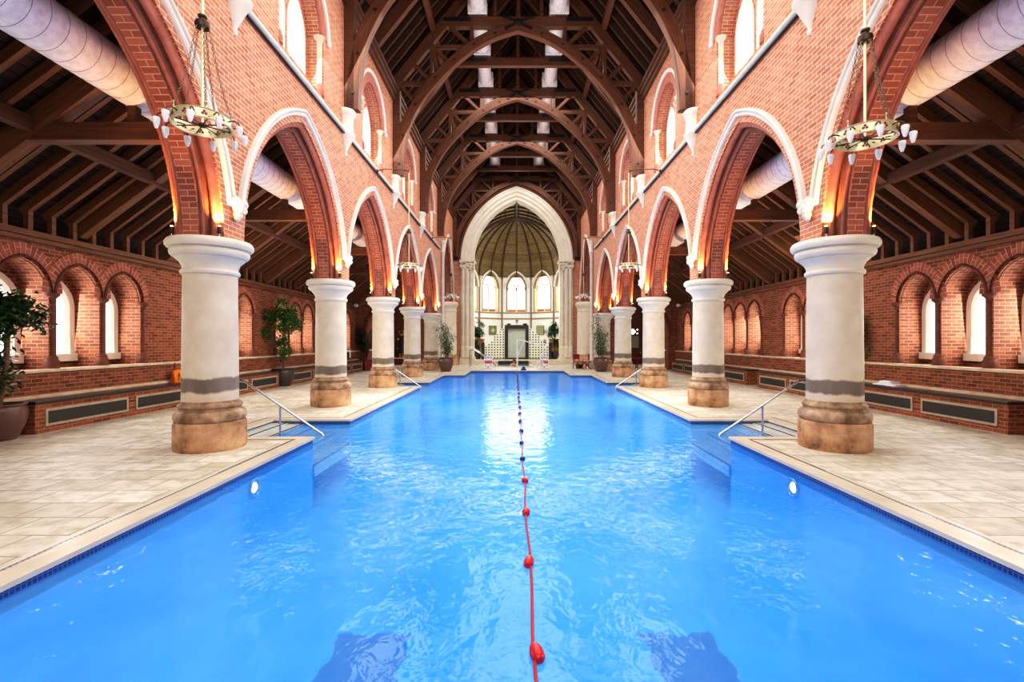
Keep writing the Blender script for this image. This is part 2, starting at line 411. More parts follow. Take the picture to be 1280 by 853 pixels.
# ------------------------------------------------------------------ pointed arch maths
class Arch:
    def __init__(self, yc, z0, a, h):
        self.yc, self.z0, self.a, self.h = yc, z0, a, h
        self.R = (a * a + h * h) / (2 * a); self.c = self.R - a
    def top(self, y, d=0):
        q = (self.R + d) ** 2 - (abs(y - self.yc) + self.c) ** 2
        return self.z0 + math.sqrt(max(0, q))
    def pts(self, d=0, n=14, zmin=None):
        """along the arch from low-y side over the apex to the high-y side, as (y, z)"""
        R = self.R + d; phi = math.acos(max(-1, min(1, self.c / R))); th0 = 0
        if zmin is not None: th0 = math.asin(max(-1, min(1, (zmin - self.z0) / R)))
        r = []
        for i in range(n + 1):
            th = th0 + (phi - th0) * i / n
            r.append((-self.c + R * math.cos(th), self.z0 + R * math.sin(th)))
        left = [(self.yc - y, z) for y, z in r]; right = [(self.yc + y, z) for y, z in r]
        return left + right[::-1][1:]
    def sweep(self, mb, prof, place, n=14, closed=False, zmin=None, uvflip=False):
        rows = [self.pts(d, n, zmin) for u, d in prof]
        m = len(prof); cum = [0]
        for i in range(m): cum.append(cum[-1] + math.dist(prof[i], prof[(i + 1) % m]))
        N = len(rows[0]); arc = [0]
        for i in range(N - 1): arc.append(arc[-1] + math.dist(rows[0][i], rows[0][i + 1]))
        for j in range(m if closed else m - 1):
            k = (j + 1) % m
            for i in range(N - 1):
                q = [(rows[j][i], prof[j][0]), (rows[k][i], prof[k][0]), (rows[k][i + 1], prof[k][0]), (rows[j][i + 1], prof[j][0])]
                uv = [(cum[j], arc[i]), (cum[j + 1], arc[i]), (cum[j + 1], arc[i + 1]), (cum[j], arc[i + 1])]
                mb.face([place(p[0], p[1], u) for p, u in q], uv)
        if closed:
            for e in (0, N - 1): mb.face([place(rows[j][e][0], rows[j][e][1], prof[j][0]) for j in range(m)])

def wall_face(mb, y0, y1, z0, z1, holes, place, n=14):
    """sheet in the (y, z) plane with pointed holes: holes = [(Arch, d, sill)]"""
    ys = {y0, y1}
    for A, d, sill in holes:
        ys |= {round(p[0], 5) for p in A.pts(d, n)}
    ys = sorted(y for y in ys if y0 - 1e-6 <= y <= y1 + 1e-6)
    for a, b in zip(ys, ys[1:]):
        if b - a < 1e-5: continue
        mid = (a + b) / 2
        hole = next((h for h in holes if abs(mid - h[0].yc) < h[0].a + h[1]), None)
        def quad(za, zb, zc, zd):     # (a,za) (b,zb) (b,zc) (a,zd)
            mb.face([place(a, za), place(b, zb), place(b, zc), place(a, zd)], [(a, za), (b, zb), (b, zc), (a, zd)])
        if hole is None: quad(z0, z0, z1, z1)
        else:
            A, d, sill = hole
            if sill > z0: quad(z0, z0, sill, sill)
            ta, tb = min(A.top(a, d), z1), min(A.top(b, d), z1)
            lo = max(A.z0, z0)
            ta, tb = max(ta, lo), max(tb, lo)
            if ta < z1 or tb < z1: quad(ta, tb, z1, z1)

def niche(mb, A, d, sill, place, u0, u1, floor=True):
    """reveal of a pointed recess from depth u0 to u1, jambs and sill"""
    A.sweep(mb, [(u0, d), (u1, d)], place)
    for e in (-1, 1):
        y = A.yc + e * (A.a + d)
        mb.face([place(y, sill, u0), place(y, A.z0, u0), place(y, A.z0, u1), place(y, sill, u1)], [(u0, sill), (u0, A.z0), (u1, A.z0), (u1, sill)])
    if floor:
        y0, y1 = A.yc - A.a - d, A.yc + A.a + d
        mb.face([place(y0, sill, u0), place(y1, sill, u0), place(y1, sill, u1), place(y0, sill, u1)])

# ================================================================== SETTING
# ---- pool outline and deck
PX, NX, FX = 3.68, 5.35, 2.66
NOTCH = [(8.45, 10.36), (18.0, 19.85)]
PN, PM, PF = .9, 24.0, 27.5
half = [(PX, PN)]
for a, b in NOTCH: half += [(PX, a), (NX, a), (NX, b), (PX, b)]
half += [(PX, PM), (FX, PM), (FX, PF)]
outline = half + [(-x, y) for x, y in half[::-1]]
def offset_poly(poly, d):
    n = len(poly); out = []
    for i in range(n):
        p0, p1, p2 = Vector(poly[i - 1]), Vector(poly[i]), Vector(poly[(i + 1) % n])
        e1, e2 = (p1 - p0).normalized(), (p2 - p1).normalized()
        n1, n2 = Vector((e1.y, -e1.x)), Vector((e2.y, -e2.x))
        k = n1 + n2; out.append(tuple(p1 + k * (d / (1 + n1.dot(n2)))))
    return out
deck_in = offset_poly(outline, .30)
W = 9.4
mb = MB()
for s in (-1, 1):
    for (xa, xb, ya, yb) in ((PX + .3, W + 1, -3, NOTCH[0][0] - .3), (NX + .3, W + 1, NOTCH[0][0] - .3, NOTCH[0][1] + .3), (PX + .3, W + 1, NOTCH[0][1] + .3, NOTCH[1][0] - .3),
                             (NX + .3, W + 1, NOTCH[1][0] - .3, NOTCH[1][1] + .3), (PX + .3, W + 1, NOTCH[1][1] + .3, PM + .3), (FX + .3, W + 1, PM + .3, PF + .3)):
        mb.face([(s * xa, ya, 0), (s * xb, ya, 0), (s * xb, yb, 0), (s * xa, yb, 0)])
mb.face([(-W - 1, PF + .3, 0), (W + 1, PF + .3, 0), (W + 1, 47, 0), (-W - 1, 47, 0)])
mb.face([(-PX - .3, -3, 0), (PX + .3, -3, 0), (PX + .3, PN - .3, 0), (-PX - .3, PN - .3, 0)])
floor = struct(mb.build('floor', M['deck']))
def strip(mb, pa, pb, za, zb):
    n = len(pa); acc = 0
    for i in range(n):
        j = (i + 1) % n; L = math.dist(pa[i], pa[j]); w = math.dist(pa[i], pb[i]) + abs(za - zb)
        mb.face([(*pa[i], za), (*pa[j], za), (*pb[j], zb), (*pb[i], zb)], [(acc, 0), (acc + L, 0), (acc + L, w), (acc, w)]); acc += L
o15, o18 = offset_poly(outline, .20), offset_poly(outline, .25)
mb = MB(); inn = offset_poly(outline, -.03)
strip(mb, inn, o15, .012, .012); strip(mb, inn, inn, .012, -.03); strip(mb, o18, deck_in, .012, .012); strip(mb, deck_in, deck_in, .012, -.01)
struct(mb.build('trim_pool_coping', M['coping'], floor))
mb = MB(); strip(mb, o15, o18, .006, .006); struct(mb.build('trim_pool_drain', M['drain'], floor))
# basin
ZB, ZW = -1.25, -.10
mb = MB(); strip(mb, outline, outline, -.02, -.20); mb.k = 1; strip(mb, outline, outline, -.20, ZB)
mb.k = 2; mb.face([(-NX, PN, ZB), (NX, PN, ZB), (NX, PF, ZB), (-NX, PF, ZB)])
struct(mb.build('floor_pool', [M['poolband'], M['pool_wall'], M['pool']]))
for s in (-1, 1):
    for a, b in NOTCH:
        mb = MB()
        for k in range(5):
            x0, x1, z, zn = NX - .34 * k, NX - .34 * (k + 1), (-.06, -.085, -.125, -.30, -.50)[k], (-.085, -.125, -.30, -.50, -.70)[k]
            mb.k = 0; mb.face([(s * x0, a, z), (s * x1 , a, z), (s * x1, b, z), (s * x0, b, z)]); mb.face([(s * x1, a, z), (s * x1, b, z), (s * x1, b, zn), (s * x1, a, zn)])
            mb.k = 1; mb.face([(s * (x1 + .05), a, z + .002), (s * x1, a, z + .002), (s * x1, b, z + .002), (s * (x1 + .05), b, z + .002)])
        struct(mb.build('floor_pool_step', [M['steps'], M['iron']]))
mb = MB(); ins = offset_poly(outline, -.002)
# water: rectangles of the outline
for (xa, xb, ya, yb) in ((-PX, PX, PN, PM), (-FX, FX, PM, PF), (PX, NX, *NOTCH[0]), (PX, NX, *NOTCH[1]), (-NX, -PX, *NOTCH[0]), (-NX, -PX, *NOTCH[1])):
    mb.face([(xa, ya, ZW), (xb, ya, ZW), (xb, yb, ZW), (xa, yb, ZW)])
struct(mb.build('pool_water', M['water']))
# dark mosaic squares on the pool floor, edges wavering under the water
for s, lab in ((-1, 'dark blue mosaic square on pool floor, left of the red lane rope'), (1, 'dark blue mosaic square on pool floor, right of the red lane rope')):
    mb = MB(); pts = []
    c = Vector((s * 1.5, 4.45, ZB + .012)); N = 12
    for e in range(4):
        for k in range(N):
            t = k / N * 2 - 1; w = .34 + .028 * math.sin(t * 5 + e * 2 + s) + .015 * math.sin(t * 13 + e)
            if abs(t) > .8: w += .05 * (abs(t) - .8) / .2
            p = [(t * .34, -w), (w, t * .34), (-t * .34, w), (-w, -t * .34)][e]
            pts.append(c + Vector((p[0], p[1] * 1.05, 0)))
    mb.face(pts); tag(mb.build('mosaic_panel', M['mosaic']), lab, 'pool floor tile')

# ---- arcade walls
HX = .38
Z0A = 3.29
arcs = [Arch(Y1 - BAY * 1.5 + BAY * i, Z0A, 2.04, 2.84) for i in range(0, 6)]     # yc = 0.155, 5.185, ...
END = Arch(32.1, 4.45, 2.45, 3.9)
CLER = [Arch(A.yc, 8.80, 1.06, 1.05) for A in arcs if A.yc > 2] 
def roll(u, d, r, a0, a1, n=5): return [(u + r * math.cos(math.radians(a0 + (a1 - a0) * k / n)), d + r * math.sin(math.radians(a0 + (a1 - a0) * k / n))) for k in range(n + 1)]
PROF_F = [(.38, .20), (.345, .20), (.335, .175)] + roll(.275, .15, .05, 0, -120) + [(.225, .135), (.205, .10)] + roll(.17, .065, .045, 0, -130) + [(.13, .02), (.12, 0)]
YN = -2.35
for s in (-1, 1):
    nm = SIDE[s]
    pl = lambda y, z, u=HX: (s * (5 - u), y, z)
    pa = lambda y, z, u=-HX: (s * (5 - u), y, z)
    mb = MB()
    holes = [(A, .20, -9) for A in arcs] + [(END, .20, -9)]
    ycut = COLY[4] + .5
    # lower nave face, arcade and end bay
    wall_face(mb, YN, ycut, Z0A, 7.2, [h for h in holes[:-1]], pl)
    wall_face(mb, ycut, FAR, Z0A, 7.2, [(END, .20, -9)], pl)
    wall_face(mb, YN, ycut, Z0A, 7.2, [h for h in holes[:-1]], pa); wall_face(mb, ycut, FAR, Z0A, 7.2, [(END, .20, -9)], pa)
    # clerestory with recesses (end bay: arch carries up through)
    Z1 = 11.1
    ch = [(A, .0, 7.42) for A in CLER]
    wall_face(mb, YN, ycut, 7.2, Z1, ch, pl)
    wall_face(mb, ycut, FAR, 7.2, Z1, [(END, .20, -9)], pl)
    for A in CLER:
        mb.k = 0; niche(mb, A, 0, 7.42, pl, HX, -.02)
        L = [(Arch(A.yc + e * .50, 8.65, .42, .72), 0, 7.50) for e in (-1, 1)]
        wall_face(mb, A.yc - 1.1, A.yc + 1.1, 7.40, 9.95, L, lambda y, z: pl(y, z, -.02))
    wl = struct(mb.build('wall_nave_' + nm, M['brick']))
    # arch mouldings: brick soffit + moulded rolls, each arch a part
    for A in arcs + [END]:
        if A.yc < 2: continue
        mb = MB(); n = 18
        mb.k = 0; full = PROF_F + [(-u, d) for u, d in PROF_F[::-1]]
        for i in range(len(full) - 1):
            u, d = (full[i][0] + full[i + 1][0]) / 2, (full[i][1] + full[i + 1][1]) / 2
            flat = abs(u) < .1
            isroll = (.2 < abs(u) < .33) or (.12 < abs(u) < .2)
            mb.k = 0 if flat or abs(u) > .35 else (1 if .23 < abs(u) < .345 or .14 < abs(u) < .2 else 2)
            A.sweep(mb, [full[i], full[i + 1]], pl, n)
        o = mb.build('arch_moulding', [M['brick_arch'], M['roll'], M['roll_dark']], wl, smooth=True, angle=50)
        # hood mould
        mb = MB(); hp = [(.375, .315), (.42, .32), (.44, .34), (.445, .37), (.425, .385), (.43, .395), (.465, .405), (.475, .43), (.455, .455), (.375, .465)]
        A.sweep(mb, hp, pl, 20, closed=True, zmin=A.z0 + .55 if A is not END else A.z0 + .0)
        mb.build('hood_mould', M['stone_white'], wl, smooth=True, angle=35)
    # pier lumps above capitals (corner returns) and label stops
    for i, y in enumerate([Y1 - BAY] + COLY):
        mb = MB(); c = (s * (5 - .44), y, 3.84)
        for k, (dx, dy, dz, r) in enumerate(((0, 0, 0, .10), (-.02, -.10, .07, .085), (-.02, .10, .07, .085), (0, 0, -.12, .075), (-.05, -.04, -.02, .07), (-.05, .05, -.04, .07), (0, -.03, -.19, .045))):
            mb.lathe([(0, -r)] + [(r * math.sin(PI * q / 6), -r * math.cos(PI * q / 6)) for q in range(1, 6)] + [(0, r)], (c[0] + s * dx, c[1] + dy, c[2] + dz), 8)
        mb.build('label_stop', M['stone_white'], wl, smooth=True)
    mb = MB(); mb.lathe([(0, 0), (.51, 0), (.51, .42), (.47, .445), (.50, .5), (.50, .57), (.44, .62), (.44, .68), (.397, .76), (.38, 2.75), (.42, 2.79), (.385, 2.83), (.48, 3.0), (.55, 3.06), (.54, 3.14), (.61, 3.2), (.6, 3.28), (0, 3.29)], (s * 5, COLY[0] - BAY, 0), 32); mb.build('pier_shaft', M['stone'], wl, smooth=True)
    # string course with dark line
    mb = MB(); prof = [(0, 0), (.05, .01), (.09, .05), (.09, .09), (.05, .12), (0, .13)]
    mb.sweep([(s * 4.62, YN, 7.14), (s * 4.62, COLY[4] + .5, 7.14)], [(-s * a, b) for a, b in prof], frames=[(Vector((1, 0, 0)), Vector((0, 0, 1)))] * 2)
    mb.build('string_course', M['stone_white'], wl, smooth=True)
    mb = MB(); mb.box(*sorted((s * 4.60, s * 4.55)), YN, COLY[4] + .5, 7.11, 7.14); mb.build('string_shadow_line', M['iron'], wl)
    # wall plate cornice at the top
    mb = MB(); mb.box(*sorted((s * 4.64, s * 4.52)), YN, FAR, 10.55, 10.70).box(*sorted((s * 4.64, s * 4.46)), YN, FAR, 10.72, 10.86).box(*sorted((s * 4.64, s * 4.40)), YN, FAR, 10.88, 10.98)
    struct(mb.build('trim_wall_plate_' + nm, M['wood'], wl))
    # clerestory hoods, colonnettes
    for A in CLER:
        mb = MB(); A.sweep(mb, [(.375, .22), (.42, .23), (.44, .27), (.43, .32), (.375, .34)], pl, 14, closed=True); mb.build('hood_mould', M['stone_white'], wl, smooth=True, angle=35)
        mb = MB(); A.sweep(mb, [(.385, .20), (.395, .15), (.38, .0)], pl, 12); A.sweep(mb, roll(.34, -.02, .045, 60, -200, 8), pl, 12); mb.build('arch_moulding', M['roll'], wl, smooth=True, angle=50)
        for e in (-1, 1):
            cx, cy = s * 4.69, A.yc + e * 1.0
            mb = MB(); mb.lathe([(.06, 7.70), (.058, 8.66)], (cx, cy, 0), 14)
            cn = mb.build('colonnette', M['sill'], wl, smooth=True)
            mb = MB(); mb.lathe([(0, 7.42), (.11, 7.42), (.11, 7.58), (.085, 7.62), (.085, 7.66), (.06, 7.70), (0, 7.7)], (cx, cy, 0), 14); mb.build('base', M['roll'], cn, smooth=True)
            mb = MB(); mb.lathe([(0, 8.64), (.06, 8.66), (.075, 8.70), (.10, 8.75), (.12, 8.76), (.12, 8.80), (0, 8.80)], (cx, cy, 0), 14); mb.build('capital', M['sill'], cn, smooth=True)
            mb = MB(); mb.lathe([(0, -.07), (.05, -.05), (.07, 0), (.05, .05), (0, .07)], (s * 4.58, A.yc + e * 1.27, 8.78), 10); mb.build('label_stop', M['stone_white'], wl, smooth=True)
    # truss corbels
    for i, y in enumerate(COLY[:4]):
        mb = MB(); hp = lambda r: [(r * math.cos(a), r * math.sin(a)) for a in [PI * k / 10 for k in range(11)]]
        prof = [(.02, 6.60), (.045, 6.63), (.055, 6.67), (.03, 6.70), (.21, 7.08), (.255, 7.12), (.265, 7.17), (.23, 7.21), (.205, 7.24), (.205, 7.62), (.225, 7.64), (.27, 7.70), (.28, 7.76), (.26, 7.79)]
        for (r0, z0), (r1, z1) in zip(prof, prof[1:]):
            A0, A1 = hp(r0), hp(r1)
            for k in range(10):
                mb.face([(s * (4.62 - A0[k][1]), y + A0[k][0], z0), (s * (4.62 - A0[k+1][1]), y + A0[k+1][0], z0), (s * (4.62 - A1[k+1][1]), y + A1[k+1][0], z1), (s * (4.62 - A1[k][1]), y + A1[k][0], z1)])
        mb.face([(s * (4.62 - q[1]), y + q[0], prof[-1][1]) for q in hp(.26)])
        mb.build('corbel', M['stone'], wl, smooth=True, angle=50)
    mb = MB(); mb.lathe([(.13, 0), (.13, .3), (.11, .35), (.10, 7.0), (.16, 7.1), (.11, 7.2), (.11, 7.55), (.19, 7.7), (.2, 7.79), (0, 7.79)], (s * 4.52, COLY[4] + 1.35, 0), 14)
    mb.build('wall_shaft', M['stone_white'], wl, smooth=True)
    mb = MB(); mb.box(*sorted((s * 4.64, s * 5.36)), COLY[4] + .55, COLY[4] + 1.85, 0, Z0A + .01); mb.build('stone_pier', M['stone'], wl)

# clerestory windows
def lancet_pane(mb, A, sill, place, u):
    P = A.pts(0, 8); ring = [(A.yc - A.a, sill)] + P + [(A.yc + A.a, sill)]
    mb.face([place(y, z, u) for y, z in ring], ring)
def lancet_frame(mb, A, sill, place, u0, u1, w):
    prof = [(u0, 0), (u0, -w), (u1, -w), (u1, 0)]
    A.sweep(mb, [(u0, .02), (u0, -w), (u1, -w)], place, 8)
    for e in (-1, 1):
        y, yi = A.yc + e * (A.a + .02), A.yc + e * (A.a - w)
        mb.face([place(y, sill, u0), place(yi, sill, u0), place(yi, A.z0, u0), place(y, A.z0, u0)])
        mb.face([place(yi, sill, u0), place(yi, sill, u1), place(yi, A.z0, u1), place(yi, A.z0, u0)])
    mb.face([place(A.yc - A.a, sill, u0), place(A.yc + A.a, sill, u0), place(A.yc + A.a, sill + w, u1), place(A.yc - A.a, sill + w, u1)])
wn = 0
for s in (-1, 1):
    pl = lambda y, z, u: (s * (5 - u), y, z)
    for A in CLER:
        wn += 1; L = [Arch(A.yc + e * .50, 8.65, .42, .72) for e in (-1, 1)]
        mb = MB()
        for a in L: lancet_frame(mb, a, 7.50, pl, .015, -.10, .05)
        w = struct(mb.build('window_%d' % wn, M['stone']))
        for a in L:
            mb = MB(); lancet_pane(mb, a, 7.50, pl, -.08); mb.build('pane', M['pane'], w)

# ---- aisle outer walls
for s in (-1, 1):
    nm = SIDE[s]; pl = lambda y, z, u=0: (s * (W + u), y, z)
    tri = [[Arch(A.yc + k * 1.17, 2.66, .50, .62) for k in (-1, 0, 1)] for A in arcs]
    mb = MB(); allh = [(a, 0, 1.14) for t3 in tri for a in t3]
    wall_face(mb, YN, 28.2, 1.14, 3.75, allh, pl)
    wall_face(mb, 28.2, FAR, 1.14, 3.75, [], pl)
    DEP = .58
    for t3 in tri:
        for a in t3:
            niche(mb, a, 0, 1.14, pl, 0, DEP)
            g = Arch(a.yc, 2.42, .36, .52)
            wall_face(mb, a.yc - .52, a.yc + .52, 1.12, 3.35, [(g, 0, 1.42)], lambda y, z: pl(y, z, DEP))
    # thicker dado under the sill
    mb.face([pl(YN, 0, -.1), pl(FAR, 0, -.1), pl(FAR, 1.10, -.1), pl(YN, 1.10, -.1)])
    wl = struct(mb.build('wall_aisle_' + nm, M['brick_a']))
    mb = MB(); mb.box(*sorted((s * (W + .0), s * (W - .16))), YN, 28.1, 1.085, 1.15)
    struct(mb.build('trim_sill_' + nm, M['sill'], wl, bevel=.015))
    mb = MB(); p = [(W - .1, .66), (W - .16, .62), (W - .16, .60), (W - .1, .60)]
    mb.sweep([(0, YN, 0), (0, 28.1, 0)], [(s * a, b) for a, b in p], frames=[(Vector((1, 0, 0)), Vector((0, 0, 1)))] * 2)
    struct(mb.build('trim_dado_' + nm, M['sill'], wl))
    mb = MB(); mb.box(*sorted((s * (W + .1), s * (W - .10))), YN, FAR, 3.60, 3.68).box(*sorted((s * (W + .1), s * (W - .14))), YN, FAR, 3.69, 3.80)
    struct(mb.build('trim_eaves_beam_' + nm, M['wood_l'], wl))
    for t3 in tri:
        if t3[0].yc < 2: continue
        for q, a in enumerate(t3):
            uo = -.010 - .005 * (q % 2)
            mb = MB(); a.sweep(mb, [(uo, .075), (uo, .29), (.01, .30)], pl, 10); mb.build('brick_arch', M['brick_arch'], wl)
            mb = MB(); a.sweep(mb, roll(.0, .035, .04, 180, 20, 6), lambda y, z, u: pl(y, z, u - .02), 12); a.sweep(mb, roll(.07, .0, .03, 200, 20, 5), lambda y, z, u: pl(y, z, u - .0), 12)
            mb.build('arch_moulding', M['roll_dark'], wl, smooth=True, angle=60)
        ys = [t3[0].yc - .585] + [a.yc + .585 for a in t3]
        for y in ys:
            x = s * (W + .02)
            mb = MB(); mb.lathe([(.06, 1.42), (.055, 2.46)], (x, y, 0), 14); cn = mb.build('colonnette', M['roll_dark'], wl, smooth=True)
            mb = MB(); mb.lathe([(0, 1.15), (.125, 1.15), (.125, 1.29), (.115, 1.31), (.10, 1.34), (.105, 1.37), (.075, 1.40), (.06, 1.44), (0, 1.44)], (x, y, 0), 16); mb.build('base', M['roll_dark'], cn, smooth=True)
            mb = MB(); mb.lathe([(0, 2.44), (.055, 2.46), (.07, 2.48), (.06, 2.50), (.075, 2.55), (.115, 2.60), (.13, 2.60), (.13, 2.66), (0, 2.66)], (x, y, 0), 16); mb.build('capital', M['roll_dark'], cn, smooth=True)
    for t3 in tri:
        for a in t3:
            if a.yc < 2: continue
            wn += 1; g = Arch(a.yc, 2.42, .36, .52)
            mb = MB(); g.sweep(mb, [(-.05, .12), (-.05, .0), (.08, -.04)], lambda y, z, u: pl(y, z, DEP + u), 8)
            for e in (-1, 1):
                y, yi, yj = a.yc + e * .48, a.yc + e * .36, a.yc + e * .32
                mb.face([pl(y, 1.30, DEP - .05), pl(yi, 1.30, DEP - .05), pl(yi, 2.42, DEP - .05), pl(y, 2.42, DEP - .05)])
                mb.face([pl(yi, 1.30, DEP - .05), pl(yj, 1.30, DEP + .08), pl(yj, 2.42, DEP + .08), pl(yi, 2.42, DEP - .05)])
            mb.box(*sorted((s * (W + DEP - .12), s * (W + DEP + .08))), a.yc - .48, a.yc + .48, 1.26, 1.42)
            w = struct(mb.build('window_%d' % wn, M['stone']))
            mb = MB(); lancet_pane(mb, g, 1.42, pl, DEP + .05); mb.build('pane', M['pane'], w)

# ---- aisle roofs
zr = lambda x: 5.30 + .74 * (7.84 - x)
for s in (-1, 1):
    nm = SIDE[s]
    mb = MB(); x0, x1 = 5.36, 9.95
    mb.face([(s * x0, YN, zr(x0) + .17), (s * x0, FAR, zr(x0) + .17), (s * x1, FAR, zr(x1) + .17), (s * x1, YN, zr(x1) + .17)],
            [(YN, 0), (FAR, 0), (FAR, 5.7), (YN, 5.7)])
    mb.face([(s * 9.9, YN, 3.5), (s * 9.9, FAR, 3.5), (s * 9.9, FAR, 4.1), (s * 9.9, YN, 4.1)], [(YN, 0), (FAR, 0), (FAR, .6), (YN, .6)])
    ce = struct(mb.build('ceiling_aisle_' + nm, M['boards']))
    mb = MB(); mb.beam((s * 9.42, 0, zr(9.42)), (s * 5.42, 0, zr(5.42)), .09, .16)
    mb.box(*sorted((s * 9.36, s * 9.26)), -.045, .045, 3.80, zr(9.3))
    rf = mb.build('rafter', M['wood_l'], ce)
    ys = [Y1 - BAY + .45 + .457 * k for k in range(66)]
    ys = [y for y in ys if min(abs(y - c) for c in [Y1 - BAY + BAY / 2 * q for q in range(15)]) > .16]
    rf.location.y = ys[0]
    for y in ys[1:]: dup(rf, (0, y, 0), parent=ce)
    mb = MB(); mb.beam((s * 7.80, YN, zr(7.8) - .20), (s * 7.80, FAR, zr(7.8) - .20), .17, .22); mb.build('purlin', M['wood'], ce)
    mb = MB(); mb.beam((s * 9.40, 0, zr(9.40) - .14), (s * 5.42, 0, zr(5.42) - .14), .19, .30)
    pr = mb.build('principal_rafter', M['wood_l'], ce); pr.location.y = COLY[0] - BAY / 2
    for k in range(5): dup(pr, (0, COLY[k] + BAY / 2, 0), parent=ce)
    base = None
    for i, y in enumerate(COLY):
        lab = 'dark timber aisle roof truss above %s stone column on the %s' % (ORD[i], nm)
        if base is None:
            base = t = thing('aisle_truss', lab, 'roof truss', (0, y, 0), group=None)
            mb = MB(); mb.beam((s * 9.40, 0, zr(9.40) - .18), (s * 5.42, 0, zr(5.42) - .18), .22, .36); mb.build('principal_rafter', M['wood_l'], t)
            mb = MB(); mb.beam((s * 7.95, 0, 5.03), (s * 5.36, 0, 5.03), .20, .28); mb.build('tie_beam', M['wood'], t)
            mb = MB(); mb.box(*sorted((s * 6.29, s * 6.16)), -.06, .06, 5.17, 5.45); mb.build('post', M['wood'], t)
        else: dup(base, (0, y, 0), label=lab)

# ---- nave roof
RZ, SL = 16.70, 1.25
zp = lambda x: RZ - SL * abs(x)          # underside of the principals
for s in (-1, 1):
    nm = SIDE[s]; x1 = 5.2; dz = .98
    mb = MB(); mb.face([(0, YN, zp(0) + dz), (0, FAR, zp(0) + dz), (s * x1, FAR, zp(x1) + dz), (s * x1, YN, zp(x1) + dz)], [(YN, 0), (FAR, 0), (FAR, 8.4), (YN, 8.4)])
    mb.k = 0
    ce = struct(mb.build('ceiling_nave_' + nm, M['boards_d']))
    mb = MB(); mb.beam((s * 4.75, 0, zp(4.75) + .8), (0, 0, zp(0) + .8), .11, .17)
    mb.box(*sorted((s * 4.75, s * 4.64)), -.055, .055, 10.95, zp(4.7) + .82)
    rf = mb.build('rafter', M['wood_d'], ce)
    ys = [3.0 + .50 * k for k in range(64)]
    rf.location.y = ys[0]
    for y in ys[1:]: dup(rf, (0, y, 0), parent=ce)
    for px in (3.15, 1.5):
        mb = MB(); mb.beam((s * px, YN, zp(px) + .50), (s * px, FAR, zp(px) + .50), .18, .24); mb.build('purlin', M['wood'], ce)
    mb = MB()
mb = MB(); mb.box(-.08, .08, YN, FAR, zp(0) + .72, zp(0) + .96); mb.build('ridge_beam', M['wood'], ce)

